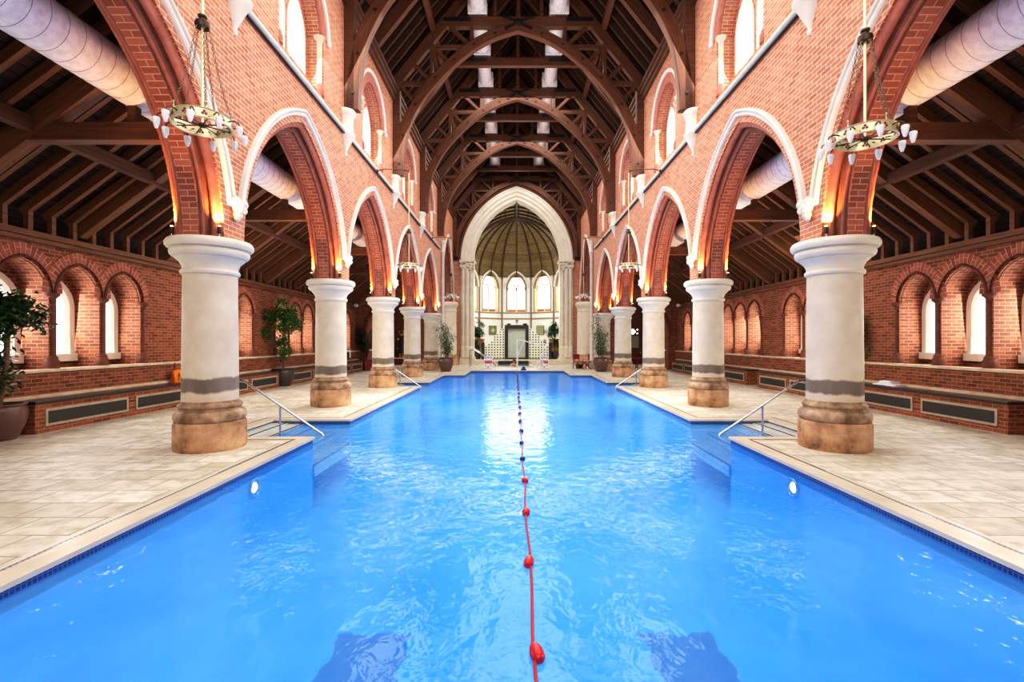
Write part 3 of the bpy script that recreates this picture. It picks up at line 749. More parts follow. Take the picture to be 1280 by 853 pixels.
BR = [(-4.40, 7.80), (-4.38, 8.4), (-4.28, 9.1), (-4.12, 9.75), (-3.66, 10.62), (-3.05, 11.38), (-2.35, 12.06), (-1.63, 12.62), (-.86, 13.02), (0, 13.30)]
def catmull(P, n=4):
    r = []
    for i in range(len(P) - 1):
        p0, p1, p2, p3 = [Vector(P[max(0, min(len(P) - 1, i + k))]) for k in (-1, 0, 1, 2)]
        for k in range(n):
            t = k / n
            r.append(.5 * ((2 * p1) + (p2 - p0) * t + (2 * p0 - 5 * p1 + 4 * p2 - p3) * t * t + (-p0 + 3 * p1 - 3 * p2 + p3) * t ** 3))
    return r + [Vector(P[-1])]
def arch_truss(label, y):
    t = thing('arched_roof_truss', label, 'roof truss', (0, y, 0))
    W_ = M['wood']
    for s in (-1, 1):
        P = [(s * abs(p[0]), 0, p[1]) for p in catmull(BR)]
        fr = []
        for i in range(len(P)):
            a, b = Vector(P[max(0, i - 1)]), Vector(P[min(len(P) - 1, i + 1)]); d = (b - a).normalized()
            if i == len(P) - 1: d = Vector((-s, 0, .3)).normalized()
            fr.append((Vector((0, 1, 0)), d.cross(Vector((0, 1, 0))).normalized() * -1))
        mb = MB(); mb.sweep(P, [(-.12, -.16), (-.09, -.19), (.09, -.19), (.12, -.16), (.12, .16), (-.12, .16)], frames=fr); br = mb.build('arched_brace', W_, t)
        for k in (3, 9, 15, 20, 24, 28, 32):
            mb = MB(); c = P[k]; mb.lathe([(0, -.15), (.045, -.14), (.045, .14), (0, .15)], c, 8, ax='y'); mb.build('bolt', M['iron'], br)
        mb = MB(); mb.box(*sorted((s * 4.60, s * 4.36)), -.12, .12, 7.79, 10.95); mb.build('wall_post', W_, t)
        mb = MB(); mb.beam((s * 4.62, 0, zp(4.62) + .18), (0, 0, zp(0) + .18), .20, .34); mb.build('principal_rafter', W_, t)
        for x0, z0, x1, z1 in ((-3.3, 12.57, -1.8, 12.57), (-4.4, 11.22, -3.22, 11.22)):
            mb = MB(); mb.beam((-s * x0, 0, z0), (-s * x1, 0, z1), .12, .14); mb.build('strut', W_, t)
        for x0, z0, x1, z1 in ((-2.55, 13.35, -1.85, 12.68), (-3.2, 12.6, -2.62, 12.05), (-3.82, 11.9, -3.3, 11.36), (-4.35, 11.15, -3.87, 10.6), (-1.72, 13.3, -1.72, 12.66), (-3.2, 12.6, -3.2, 11.5), (-3.2, 12.7, -2.95, 11.6)):
            mb = MB(); mb.beam((-s * x0, 0, z0), (-s * x1, 0, z1), .12, .13, up=(0, 1, 0)); mb.build('strut', W_, t)
        mb = MB(); mb.box(*sorted((s * 2.75, s * 1.75)), -.135, .135, 13.47, 13.60); mb.build('iron_strap', M['iron'], t)
        mb = MB(); mb.box(*sorted((s * .80, s * .92)), -.06, .06, 13.64, zp(.86) + .3).lathe([(0, -.1), (.09, -.05), (.1, 0), (.06, .08), (0, .1)], (s * .86, 0, 13.78), 10); mb.build('upper_post', W_, t)
    mb = MB(); mb.beam((-2.85, 0, 13.46), (2.85, 0, 13.46), .22, .36); mb.build('collar_beam', W_, t)
    mb = MB(); mb.box(-.07, .07, -.07, .07, 13.64, 17.0).lathe([(0, -.1), (.1, -.05), (.11, 0), (.07, .08), (0, .1)], (0, 0, 13.78), 10); mb.build('king_post', W_, t)
    mb = MB()
    for a, L in ((20, .55), (160, .55), (-28, .5), (208, .5)):
        d = (math.cos(math.radians(a)), math.sin(math.radians(a)))
        mb.beam((0, -.15, 13.42), (d[0] * L, -.15, 13.42 + d[1] * L), .07, .05, up=(0, 1, 0))
        mb.lathe([(0, -.03), (.07, -.02), (.07, .02), (0, .03)], (d[0] * L, -.15, 13.42 + d[1] * L), 8, ax='y')
    mb.lathe([(0, -.05), (.1, -.03), (.1, .03), (0, .05)], (0, -.15, 13.42), 10, ax='y')
    mb.build('iron_cross', M['iron'], t)
    return t
first = None
for i, y in enumerate(COLY + [FAR - .22]):
    lab = ['great arched oak roof truss overhead, nearest the camera, its collar out of view', 'arched oak roof truss second from the camera, only its curved feet in view',
           'arched oak roof truss with iron cross, first whole arch in view', 'arched oak roof truss with iron cross, second whole arch in view', 'arched oak roof truss with iron cross, third whole arch in view',
           'dark arched oak roof truss set against the brick wall over the chancel arch'][i]
    if first is None: first = arch_truss(lab, y)
    else: dup(first, (0, y, 0), label=lab)
mid = None
for i, y in enumerate([c + BAY / 2 for c in COLY[:4]] + [COLY[4] + 2.4, COLY[4] + 4.9]):
    lab = 'plain oak collar truss without arch, %s one from the camera, between arched trusses' % ['nearest', 'second', 'third', 'fourth', 'fifth', 'farthest'][i]
    if mid is None:
        mid = t = thing('collar_truss', lab, 'roof truss', (0, y, 0))
        for s in (-1, 1):
            mb = MB(); mb.beam((s * 4.62, 0, zp(4.62) + .2), (0, 0, zp(0) + .2), .20, .36); mb.build('principal_rafter', M['wood'], t)
            mb = MB(); mb.box(*sorted((s * 2.4, s * 1.3)), -.135, .135, 13.46, 13.60); mb.build('iron_strap', M['iron'], t)
        mb = MB(); mb.beam((-2.7, 0, 13.46), (2.7, 0, 13.46), .20, .34); mb.build('collar_beam', M['wood'], t)
        mb = MB(); mb.box(-.06, .06, -.06, .06, 13.63, 17.0); mb.build('king_post', M['wood'], t)
    else: dup(mid, (0, y, 0), label=lab)

# ---- chancel wall, arch, apse
CA = Arch(0, 7.58, 3.15, 4.4)
mb = MB(); pf = lambda x, z, u=0: (x, FAR + u, z)
for sgn in (-1, 1):
    mb.k = 1; wall_face(mb, *sorted((sgn * 3.9, sgn * 5.38)), 0, 7.55, [], pf)
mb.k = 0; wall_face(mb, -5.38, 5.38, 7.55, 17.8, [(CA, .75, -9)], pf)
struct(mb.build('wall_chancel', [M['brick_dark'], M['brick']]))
mb = MB(); CA.sweep(mb, [(-.03, .97), (-.08, .94), (-.10, .84), (-.05, .80), (-.05, .62), (-.02, .58), (.06, .54), (.06, .36), (.10, .32), (.18, .28), (.18, .1), (.24, .04), (.30, 0), (.9, 0)], pf, 22)
ca = struct(mb.build('trim_chancel_arch', M['stone'], smooth=True, angle=30))
mb = MB(); CA.sweep(mb, [(-.11, .99), (-.12, 1.08), (-.02, 1.14)], pf, 22); mb.build('arch_moulding', M['roll_dark'], ca)
for s in (-1, 1):
    mb = MB()
    for x0, x1, y0, y1 in ((3.15, 3.60, -.0, .9), (3.45, 3.9, -.12, .8), (3.8, 4.08, -.08, .5)):
        mb.box(*sorted((s * x0, s * x1)), FAR + y0, FAR + y1, .4, 6.95)
    for x, y in ((3.33, .0), (3.62, -.14), (3.9, -.12)): mb.lathe([(.12, .4), (.12, 6.95)], (s * x, FAR + y, 0), 14)
    jp = struct(mb.build('trim_chancel_jamb_' + SIDE[s], M['stone'], smooth=True))
    mb = MB(); mb.box(*sorted((s * 3.05, s * 4.14)), FAR - .3, FAR + .95, 0, .42).box(*sorted((s * 3.1, s * 4.11)), FAR - .24, FAR + .92, .42, .55)
    for x, y in ((3.33, .0), (3.62, -.14), (3.9, -.12)): mb.lathe([(.2, .5), (.2, 1.2), (.16, 1.3), (.12, 1.34)], (s * x, FAR + y, 0), 14)
    mb.build('base', M['stone'], jp)
    mb = MB(); mb.box(*sorted((s * 3.02, s * 4.16)), FAR - .32, FAR + .9, 7.43, 7.56)
    random.seed(3)
    for k in range(44):
        x, z = 3.1 + 1.0 * random.random(), 6.92 + .5 * random.random(); r = .07 + .05 * random.random()
        mb.lathe([(0, -r), (r * .8, -r * .5), (r, 0), (r * .8, r * .5), (0, r)], (s * x, FAR - .16 - .1 * (z - 6.92), z), 7)
    mb.box(*sorted((s * 3.12, s * 4.06)), FAR - .12, FAR + .8, 6.9, 7.45)
    mb.build('capital', M['stone'], jp, smooth=True)

# apse
AP = [(-4.5, FAR + .6), (-4.42, 40.2), (-3.32, 42.45), (-1.34, 44.0), (1.34, 44.0), (3.32, 42.45), (4.42, 40.2), (4.5, FAR + .6)]
APX = Vector((0, 40.0, 0))
mbw = MB(); frames = []
ZS = 7.85
for i, (p, q) in enumerate(zip(AP, AP[1:])):
    P, Q = Vector((*p, 0)), Vector((*q, 0)); d = (Q - P).normalized(); L = (Q - P).length; nrm = Vector((d.y, -d.x, 0))
    if (nrm.dot(APX - P)) < 0: nrm = -nrm
    place = lambda y, z, u=0, P=P, d=d, nrm=nrm: tuple(P + d * y + nrm * u + Vector((0, 0, z)))
    if 1 <= i <= 5:
        A = Arch(L / 2, 6.50, .86, 1.32); frames.append((A, place, L))
        wall_face(mbw, 0, L, .3, 8.95, [(A, 0, 4.36)], place)
    else: wall_face(mbw, 0, L, .3, ZS, [], place)
ap = struct(mbw.build('wall_apse', M['plaster']))
for A, place, L in frames:
    wn += 1
    mb = MB(); niche(mb, A, 0, 4.36, place, 0, -.45)
    mb.build('window_reveal', M['glow_stone'], ap)
    mb = MB(); A.sweep(mb, [(.0, .14), (.09, .15), (.11, .20), (.10, .28), (.0, .30)], place, 14, closed=True); mb.build('hood_mould', M['stone_white'], ap, smooth=True, angle=40)
    mb = MB(); A.sweep(mb, [(.02, .10), (.05, .05), (.02, 0), (-.1, -.05), (-.14, -.02)], place, 12)
    for e in (-1, 1):
        c = place(A.yc + e * (A.a + .03), 0, .03); mb.lathe([(.045, 4.36), (.045, 6.50)], (c[0], c[1], 0), 8)
    mb.build('arch_moulding', M['band'], ap, smooth=True)
    mb = MB(); U0, U1 = -.36, -.42
    mb2 = lambda y0, y1, z0, z1: [mb.face([place(y0, z0, U0), place(y1, z0, U0), place(y1, z1, U0), place(y0, z1, U0)]), mb.face([place(y0, z0, U0), place(y0, z1, U0), place(y0, z1, U1), place(y0, z0, U1)]), mb.face([place(y1, z0, U0), place(y1, z1, U0), place(y1, z1, U1), place(y1, z0, U1)])]
    mb2(A.yc - .06, A.yc + .06, 4.36, 6.60)
    for e in (-1, 1):
        Lc = Arch(A.yc + e * .40, 6.37, .40, .48)
        Lc.sweep(mb, [(U0, .06), (U0, -.05), (U1, -.05)], place, 8)
    ring = [(A.yc + .32 * math.cos(2*PI*k/24), 7.06 + .30 * math.sin(2*PI*k/24)) for k in range(25)]
    rin = [(A.yc + .25 * math.cos(2*PI*k/24) * (1 - .12 * abs(math.cos(4 * PI * k / 24))), 7.06 + .23 * math.sin(2*PI*k/24)) for k in range(25)]
    for k in range(24): mb.face([place(*ring[k], U0), place(*ring[k+1], U0), place(*rin[k+1], U0), place(*rin[k], U0)])
    A.sweep(mb, [(U0, 0.02), (U0, -.07), (U1, -.07)], place, 10)
    for e in (-1, 1):
        y = A.yc + e * A.a; yi = A.yc + e * (A.a - .07); mb2(*sorted((y, yi)), 4.36, 6.50)
    w = struct(mb.build('window_%d' % wn, M['stone']))
    mb = MB(); lancet_pane(mb, A, 4.36, place, -.43); mb.build('pane', M['pane_apse'], w)
    mb = MB(); c0 = place(A.yc - A.a, 4.36, -.44); mb.face([place(A.yc - A.a, 4.36, -.40), place(A.yc + A.a, 4.36, -.40), place(A.yc + A.a, 4.62, -.40), place(A.yc - A.a, 4.62, -.40)]); mb.build('sill_panel', M['carved'], w)
mb = MB()
for z in (4.27, 3.74):
    path = [Vector((*p, z)) for p in AP]; path = [p + (APX + Vector((0, 0, z)) - p).normalized() * .03 for p in path]
    mb.sweep(path, [(-.05, -.05), (.05, -.05), (.05, .05), (-.05, .05)])
struct(mb.build('trim_apse_bands', M['band'], ap))
for p in AP[1:-1]:
    v = Vector((*p, 0)); v += (APX - v).normalized() * .06
    mb = MB(); mb.lathe([(.08, 2.4), (.075, 7.25), (.12, 7.35), (.13, 7.5), (0, 7.5)], (v.x, v.y, 0), 10); mb.build('wall_shaft', M['band'], ap, smooth=True)
# vault
VA, VH = 4.5, 4.55
f_v = lambda q: 7.5 + VH * math.sqrt(max(0, 1 - min(1, q) ** 2)) * (.94 + .06 * (1 - q))
QS = [1, .985, .95, .9, .82, .72, .6, .47, .34, .22, .1, 0]
mb = MB()
for i in range(len(QS) - 1):
    q0, q1 = QS[i], QS[i + 1]
    for p, r in zip(AP[1:-1], AP[2:-1]):
        def at(c, q): return (c[0] * q, 40.2 + (c[1] - 40.2) * q, f_v(q))
        L = math.dist(p, r); a0, a1 = i * .5, i * .5 + .5
        mb.face([at(p, q0), at(r, q0), at(r, q1), at(p, q1)], [(0, f_v(q0) * 1.2), (L, f_v(q0) * 1.2), (L, f_v(q1) * 1.2), (0, f_v(q1) * 1.2)])
    for s in (-1, 1):
        mb.face([(s * VA * q0, FAR + .5, f_v(q0)), (s * VA * q0, 40.2, f_v(q0)), (s * VA * q1, 40.2, f_v(q1)), (s * VA * q1, FAR + .5, f_v(q1))],
                [(0, f_v(q0)), (4.7, f_v(q0)), (4.7, f_v(q1)), (0, f_v(q1))])
cv = struct(mb.build('ceiling_apse', M['vault']))
ribs = list(AP[1:-1]) + [((p[0] + q[0]) / 2, (p[1] + q[1]) / 2) for p, q in zip(AP[1:-1], AP[2:-1])]
QR = [math.cos(PI / 2 * k / 16) for k in range(17)]
for k, c in enumerate(ribs):
    path = [Vector((c[0] * q, 40.2 + (c[1] - 40.2) * q, f_v(q))) for q in QR]
    path = [p + (Vector((0, 40.2, 8.5)) - p).normalized() * .05 for p in path]
    mb = MB(); mb.tube(path, .09 if k < 6 else .06, 6); mb.build('rib', M['rib'], cv)
for y in (35.9, 36.9, 37.9, 38.9, 39.9):
    path = [Vector((-VA * q, y, f_v(q))) for q in QR] + [Vector((VA * q, y, f_v(q))) for q in QR[::-1][1:]]
    path = [p + (Vector((0, y, 8.5)) - p).normalized() * .05 for p in path]
    mb = MB(); mb.tube(path, .085, 6); mb.build('rib', M['rib'], cv)
mb = MB(); mb.beam((0, FAR + .5, f_v(0) - .06), (0, 40.2, f_v(0) - .06), .14, .14); mb.build('ridge_rib', M['rib'], cv)

# raised chancel floor, sunken spa
mb = MB(); mb.box(-4.5, 4.5, 34.9, 44.2, -.1, .26); struct(mb.build('floor_chancel', M['coping'], bevel=.02))
mb = MB()
for x0, x1 in ((-3.0, -1.55), (1.05, 3.0)):
    mb.box(x0, x1, 34.2, 34.95, 0, .13)
struct(mb.build('floor_chancel_step', M['coping'], bevel=.02))
mb = MB()
for x0, x1, y0, y1 in ((-1.6, 1.1, 31.3, 31.6), (-1.6, -1.35, 31.6, 34.7), (.85, 1.1, 31.6, 34.7)): mb.box(x0, x1, y0, y1, 0, .05)
sp = tag(mb.build('spa_pool', M['coping'], bevel=.015), 'small stone-rimmed spa pool in front of the chancel steps', 'spa pool')
mb = MB(); mb.box(-1.35, .85, 34.70, 34.9, .0, .26); mb.build('dark_riser', M['bench_top'], sp)
mb = MB(); mb.face([(-1.35, 31.6, .02), (.85, 31.6, .02), (.85, 34.7, .02), (-1.35, 34.7, .02)])
t = NT('spa water'); v = objvec(t); nn = t.noise(v, 5, 3)
mb.build('spa_water', t.pbr(t.ramp(nn, [(.35, srgb(60, 130, 140)), (.7, srgb(130, 190, 192))]), .08, bump=nn, bs=.6, bd=.03), sp)

# ---- aisle cross walls and aisle ends, back wall
for s in (-1, 1):
    nm = SIDE[s]; A = Arch(s * 7.45, 2.1, 1.45, 2.0)
    mb = MB(); px_ = lambda x, z, u=0: (x, 28.25 + u, z)
    a, b = sorted((s * 5.38, s * 9.4))
    wall_face(mb, a, b, 0, 7.4, [(A, 0, -9)], px_); wall_face(mb, a, b, 0, 7.4, [(A, 0, -9)], lambda x, z: px_(x, z, .5))
    for e in (-1, 1):     # solid jambs below the springing
        pass
    A.sweep(mb, [(0, 0), (.5, 0)], px_, 12)
    for e in (-1, 1):
        x = A.yc + e * A.a; mb.face([(x, 28.25, 0), (x, 28.75, 0), (x, 28.75, 2.1), (x, 28.25, 2.1)])
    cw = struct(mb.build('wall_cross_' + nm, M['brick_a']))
    mb = MB(); A.sweep(mb, [(-.01, .0), (-.03, .02), (-.03, .22), (.0, .24)], px_, 12); mb.build('brick_arch', M['roll_dark'], cw)
    mb = MB(); a, b = sorted((s * 5.0, s * 9.6)); mb.face([(a, FAR, 0), (b, FAR, 0), (b, FAR, 7.4), (a, FAR, 7.4)])
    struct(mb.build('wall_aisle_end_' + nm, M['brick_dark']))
mb = MB(); mb.face([(-10.4, YN - .6, -.1), (10.4, YN - .6, -.1), (10.4, YN - .6, 18), (-10.4, YN - .6, 18)]); struct(mb.build('wall_back', M['brick']))
# ================================================================== THINGS
# ---- stone columns
first = None
for s in (-1, 1):
    for i, y in enumerate(COLY):
        lab = 'round cream stone column with stained base, %s, on the %s' % (['nearest the camera', 'second from the camera', 'third from the camera', 'fourth from the camera', 'fifth and farthest'][i], SIDE[s])
        if first is None:
            first = t = thing('stone_column', lab, 'column', (s * 5, y, 0))
            mb = MB(); mb.lathe([(0, 0), (.50, 0), (.512, .05), (.51, .40), (.495, .435), (.47, .445), (0, .445)], n=40); mb.build('plinth', M['plinth'], t, smooth=True, angle=50)
            mb = MB(); mb.lathe([(.47, .44), (.495, .46), (.508, .51), (.50, .57), (.47, .605), (.44, .61), (.432, .64), (.44, .655), (.455, .675), (.45, .70), (.43, .715), (.405, .73), (.397, .76)], n=40); mb.build('base', M['col_base'], t, smooth=True)
            mb = MB(); mb.lathe([(.397, .755), (.39, 1.6), (.38, 2.75)], n=40); mb.build('shaft', M['shaft'], t, smooth=True)
            mb = MB(); mb.lathe([(.38, 2.85), (.405, 2.86), (.42, 2.89), (.41, 2.92), (.385, 2.935), (.39, 2.98), (.425, 3.05), (.48, 3.10), (.485, 3.125), (.52, 3.13), (.548, 3.16), (.56, 3.20), (.55, 3.24), (.535, 3.255), (.59, 3.265), (.613, 3.30), (.613, 3.345), (.59, 3.385), (.56, 3.40), (0, 3.40)], n=48, c=(0, 0, -.11)); mb.build('capital', M['stone'], t, smooth=True, angle=35)
        else: dup(first, (s * 5, y, 0), label=lab)
# broad respond piers by the chancel wall
first = None
for s in (-1, 1):
    lab = 'broad pale stone pier with tall shaft against the chancel wall, %s of the chancel arch' % SIDE[s]
    if first is None:
        first = t = thing('stone_pier', lab, 'column', (s * 4.78, 34.15, 0))
        mb = MB(); mb.lathe([(0, 0), (.6, 0), (.6, .5), (.56, .55), (.52, .75), (0, .76)], n=32); mb.build('base', M['plinth'], t, smooth=True)
        mb = MB(); mb.lathe([(.5, .74), (.48, 3.8)], n=32); mb.build('shaft', M['stone'], t, smooth=True)
        mb = MB(); mb.lathe([(.48, 3.78), (.52, 3.82), (.49, 3.88), (.5, 4.0), (.56, 4.15), (.60, 4.2), (.60, 4.40), (.57, 4.46), (0, 4.46)], n=32); mb.build('capital', M['stone'], t, smooth=True)
    else: dup(first, (s * 4.78, 34.15, 0), label=lab)

# ---- uplighter sconces on the capitals
first = None
WARM = (1.0, .46, .12)
for s in (-1, 1):
    for i, y in enumerate(COLY):
        for w, (dx, what) in enumerate(((.37, 'pool-side corner'), (-.36, 'aisle-side corner'))):
            loc = (s * (5 - dx), y - .375, 3.29)
            lab = 'small chrome uplighter on top of the %s column on the %s, %s' % (['nearest', 'second', 'third', 'fourth', 'farthest'][i], SIDE[s], what)
            if first is None:
                first = t = thing('uplighter', lab, 'wall light', loc)
                mb = MB(); mb.lathe([(0, 0), (.032, 0), (.032, .012), (.012, .018), (.012, .05), (0, .05)], n=14); mb.build('base', M['chrome'], t, smooth=True)
                mb = MB(); mb.lathe([(0, .045), (.026, .05), (.03, .07), (.03, .15), (.024, .16), (.022, .15), (0, .148)], n=14); mb.build('body', M['bronze'], t, smooth=True)
                mb = MB(); mb.lathe([(0, .15), (.02, .152), (.02, .168), (0, .175)], n=12); mb.build('lamp', M['lamp_hot'], t, smooth=True)
            else: dup(first, loc, label=lab)
            ld = bpy.data.lights.new('uplight', 'SPOT'); ld.energy = 210; ld.color = WARM; ld.spot_size = math.radians(110); ld.spot_blend = 1; ld.shadow_soft_size = .02
            lo = bpy.data.objects.new('uplight', ld); col.objects.link(lo); lo.location = (loc[0], loc[1] - .03, loc[2] + .19)
            lo.rotation_euler = Vector((0, .22, .95)).to_track_quat('-Z', 'Y').to_euler()

# ---- chandeliers
first = None
RR = .28
for j, y in enumerate((5.18, 15.25, 25.3)):
    for s in (-1, 1):
        lab = 'pale gold ring chandelier with glass lamps, %s arcade, %s pair from the camera' % (SIDE[s], ['nearest', 'middle', 'farthest'][j])
        loc = (s * (3.66 if (s > 0 and j == 0) else 3.49), y, (3.91 if s > 0 else 4.06) if j == 0 else 4.09 + .01 * j)
        if first is None:
            t = first = thing('ring_chandelier', lab, 'chandelier', loc)
            mb = MB(); mb.tube([(0, 0, -.02), (0, 0, 3.02)], .014, 8); mb.build('rod', M['ring'], t, smooth=True)
            mb = MB(); mb.lathe([(0, 1.02), (.07, 1.02), (.075, 1.05), (.07, 1.08), (.03, 1.09), (.03, 1.12), (.045, 1.13), (.045, 1.15), (0, 1.15)], n=20); mb.build('collar', M['bronze'], t, smooth=True)
            mb = MB(); mb.lathe([(RR - .008, -.055), (RR + .004, -.055), (RR + .012, -.05), (RR, -.04), (RR, .04), (RR + .012, .05), (RR + .004, .055), (RR - .008, .055), (RR - .008, -.055)], n=48); rg = mb.build('ring_band', M['ring'], t, smooth=True)
            for k in range(10):
                a = 2 * PI * (k + .5) / 10; c = Vector((math.cos(a), math.sin(a), 0)); tn = Vector((-c.y, c.x, 0)); mb = MB()
                for R_, in ((RR + .003,), (RR - .011,)):
                    for dx, dz in ((0, .016), (-.015, -.008), (.015, -.008)):
                        mb.face([c * R_ + tn * (dx + .014 * math.cos(2*PI*q/8)) + Vector((0, 0, dz + .014 * math.sin(2*PI*q/8))) for q in range(8)])
                mb.build('trefoil', M['trefoil'], rg)
            mb = MB()
            for k in range(4):
                a = PI * k / 4; mb.tube([(RR * math.cos(a), RR * math.sin(a), -.03), (-RR * math.cos(a), -RR * math.sin(a), -.03)], .007, 6)
            mb.lathe([(0, -.06), (.035, -.05), (.04, -.03), (.03, -.01), (0, 0)], n=12); mb.build('spoke_frame', M['bronze'], t, smooth=True)
            for k in range(5):
                a = 2 * PI * (k + .3) / 5; p0 = Vector((.06 * math.cos(a), .06 * math.sin(a), 1.03)); p1 = Vector((RR * .98 * math.cos(a), RR * .98 * math.sin(a), .085))
                mb = MB(); N = 32
                for q in range(N):
                    f0, f1 = q / N, (q + 1.25) / N
                    P = lambda f: p0.lerp(p1, f) + Vector((0, 0, -.10 * math.sin(PI * f)))
                    d = (P(f1) - P(f0)); sd = d.cross(Vector((math.sin(a), -math.cos(a), 0) if q % 2 else (math.cos(a), math.sin(a), .2))).normalized() * .013
                    m = P(f0).lerp(P(f1), .5)
                    mb.tube([P(f0), m + sd, P(f1), m - sd], .0046, 4, loop=True)
                ch = mb.build('chain', M['chain'], t)
                mb = MB(); mb.tube([p1 + Vector((0, 0, .02)), p1 + Vector((0, 0, -.04))], .006, 6).lathe([(0, -.015), (.014, 0), (0, .016)], tuple(p1 + Vector((0, 0, .03))), 8); mb.build('finial', M['ring'], ch, smooth=True)
            for k in range(10):
                a = 2 * PI * k / 10; c = Vector((math.cos(a), math.sin(a), 0)); mb = MB()
                P = [c * (RR - .06) + Vector((0, 0, -.01)), c * (RR + .02) + Vector((0, 0, .01)), c * (RR + .07) + Vector((0, 0, .012)), c * (RR + .108) + Vector((0, 0, -.012)), c * (RR + .12) + Vector((0, 0, -.05))]
                mb.tube(P, .007, 6); ar = mb.build('lamp_arm', M['bronze'], t, smooth=True)
                e = tuple(c * (RR + .12))
                mb = MB(); mb.lathe([(0, -.045), (.018, -.046), (.034, -.052), (.036, -.075), (.033, -.08), (.030, -.115), (.020, -.145), (.014, -.165), (0, -.168)], e, 8); mb.build('glass_lamp', M['fit_glass'], ar, smooth=True, angle=20)
            # wall bracket from the string course
            mb = MB(); mb.tube([(0, 0, 3.0), (-.3, 0, 3.05), (-.8, 0, 3.06), (-1.05, 0, 3.0)], .016, 8)
            for xx, zz in ((-1.0, 3.0), (-.98, 2.86), (0, 3.0)):
                for q in range(6): mb.lathe([(0, -.03), (.022, 0), (0, .03)], (xx + .0, .045 * math.cos(q * PI / 3), zz + .045 * math.sin(q * PI / 3)), 6)
            br = mb.build('wall_bracket', M['bronze'], t, smooth=True)
            first.rotation_euler.z = 0 if s > 0 else PI
        else: dup(first, loc, rz=(0 if s > 0 else PI), label=lab)
# bracket in the prototype points to -x: flip so that it always meets its own wall
for o in [o for o in bpy.data.objects if o.name.startswith('ring_chandelier')]:
    o.rotation_euler.z = PI if o.location.x > 0 else 0

# ---- ventilation ducts
for s in (-1, 1):
    t = thing('aisle_duct', 'fat white spiral-seamed air duct running high through the %s aisle' % SIDE[s], 'air duct', (s * 6.22, 0, 5.80))
    mb = MB(); r = .345; mb.lathe([(r, YN + .1), (r, 27.9)], n=36, ax='y'); mb.build('tube', M['duct'], t, smooth=True)
    mb = MB()
    for k in range(124):
        y = YN + .4 + .24 * k
        if y < 27.8: mb.lathe([(r, y - .004), (r + .004, y), (r, y + .004)], n=36, ax='y')
    mb.build('seam_rings', M['duct_seam'], t, smooth=True)
for s in (-1, 1):
    t = thing('roof_duct', 'white tubular duct under the nave ridge, %s of the pair' % SIDE[s], 'air duct', (s * 1.5, 0, 13.98))
    cuts = [COLY[0] - 3.2] + [c for k in range(5) for c in (COLY[k], COLY[k] + BAY / 2)] + [33.2]
    for a, b in zip(cuts, cuts[1:]):
        mb = MB(); mb.lathe([(0, a + .16), (.29, a + .16), (.29, b - .20), (0, b - .20)], n=28, ax='y'); tb = mb.build('tube', M['tube'], t, smooth=True, angle=50)
        mb = MB(); mb.box(-.35, .35, b - .30, b - .20, -.33, .33); mb.build('flange_plate', M['tube'], t, bevel=.01)
        mb = MB(); mb.box(-.35, .35, a + .15, a + .24, -.33, .33); mb.build('flange_plate', M['tube'], t, bevel=.01)

# ---- heater benches
first = None; first_ = {}
BS = [(8.70, 12.65), (13.75, 17.70), (18.55, 22.6), (23.5, 27.4)]
for s in (-1, 1):
    for i, (a, b) in enumerate(BS):
        b = 13.1 if (s < 0 and i == 0) else b
        lab = 'brick heater bench with dark slab top and two grilles, %s, %s aisle wall' % (ORD[i] if i else 'nearest', SIDE[s])
        t = thing('brick_bench', lab, 'bench', (s * 9.06, (a + b) / 2, 0))
        h = (b - a) / 2
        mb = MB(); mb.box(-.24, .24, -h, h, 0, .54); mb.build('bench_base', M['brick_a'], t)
        mb = MB(); mb.box(-.24, .28, -h - .03, h + .03, .542, .60)
        if s > 0: mb.xf(Matrix.Scale(-1, 4, (1, 0, 0)))
        mb.build('slab_top', M['bench_top'], t, bevel=.012)
        f = .245 * -s
        for (y0, y1) in ((-h + .18, -.12), (.10, h - .18)):
            x0, x1 = f, f - .0
            mb = MB()
            def fb(ya, yb, za, zb, d=.018): mb.box(*sorted((f, f - s * d)), ya, yb, za, zb)
            fb(y0, y1, .12, .165); fb(y0, y1, .395, .44); fb(y0, y0 + .045, .165, .395); fb(y1 - .045, y1, .165, .395)
            g = mb.build('grille_frame', M['grille_f'], t)
            mb = MB()
            for q in range(11): fb(y0 + .045, y1 - .045, .17 + .0205 * q, .18 + .0205 * q, .01)
            mb.box(*sorted((f, f - s * .002)), y0 + .045, y1 - .045, .165, .395)
            mb.build('grille', M['grille'], g)

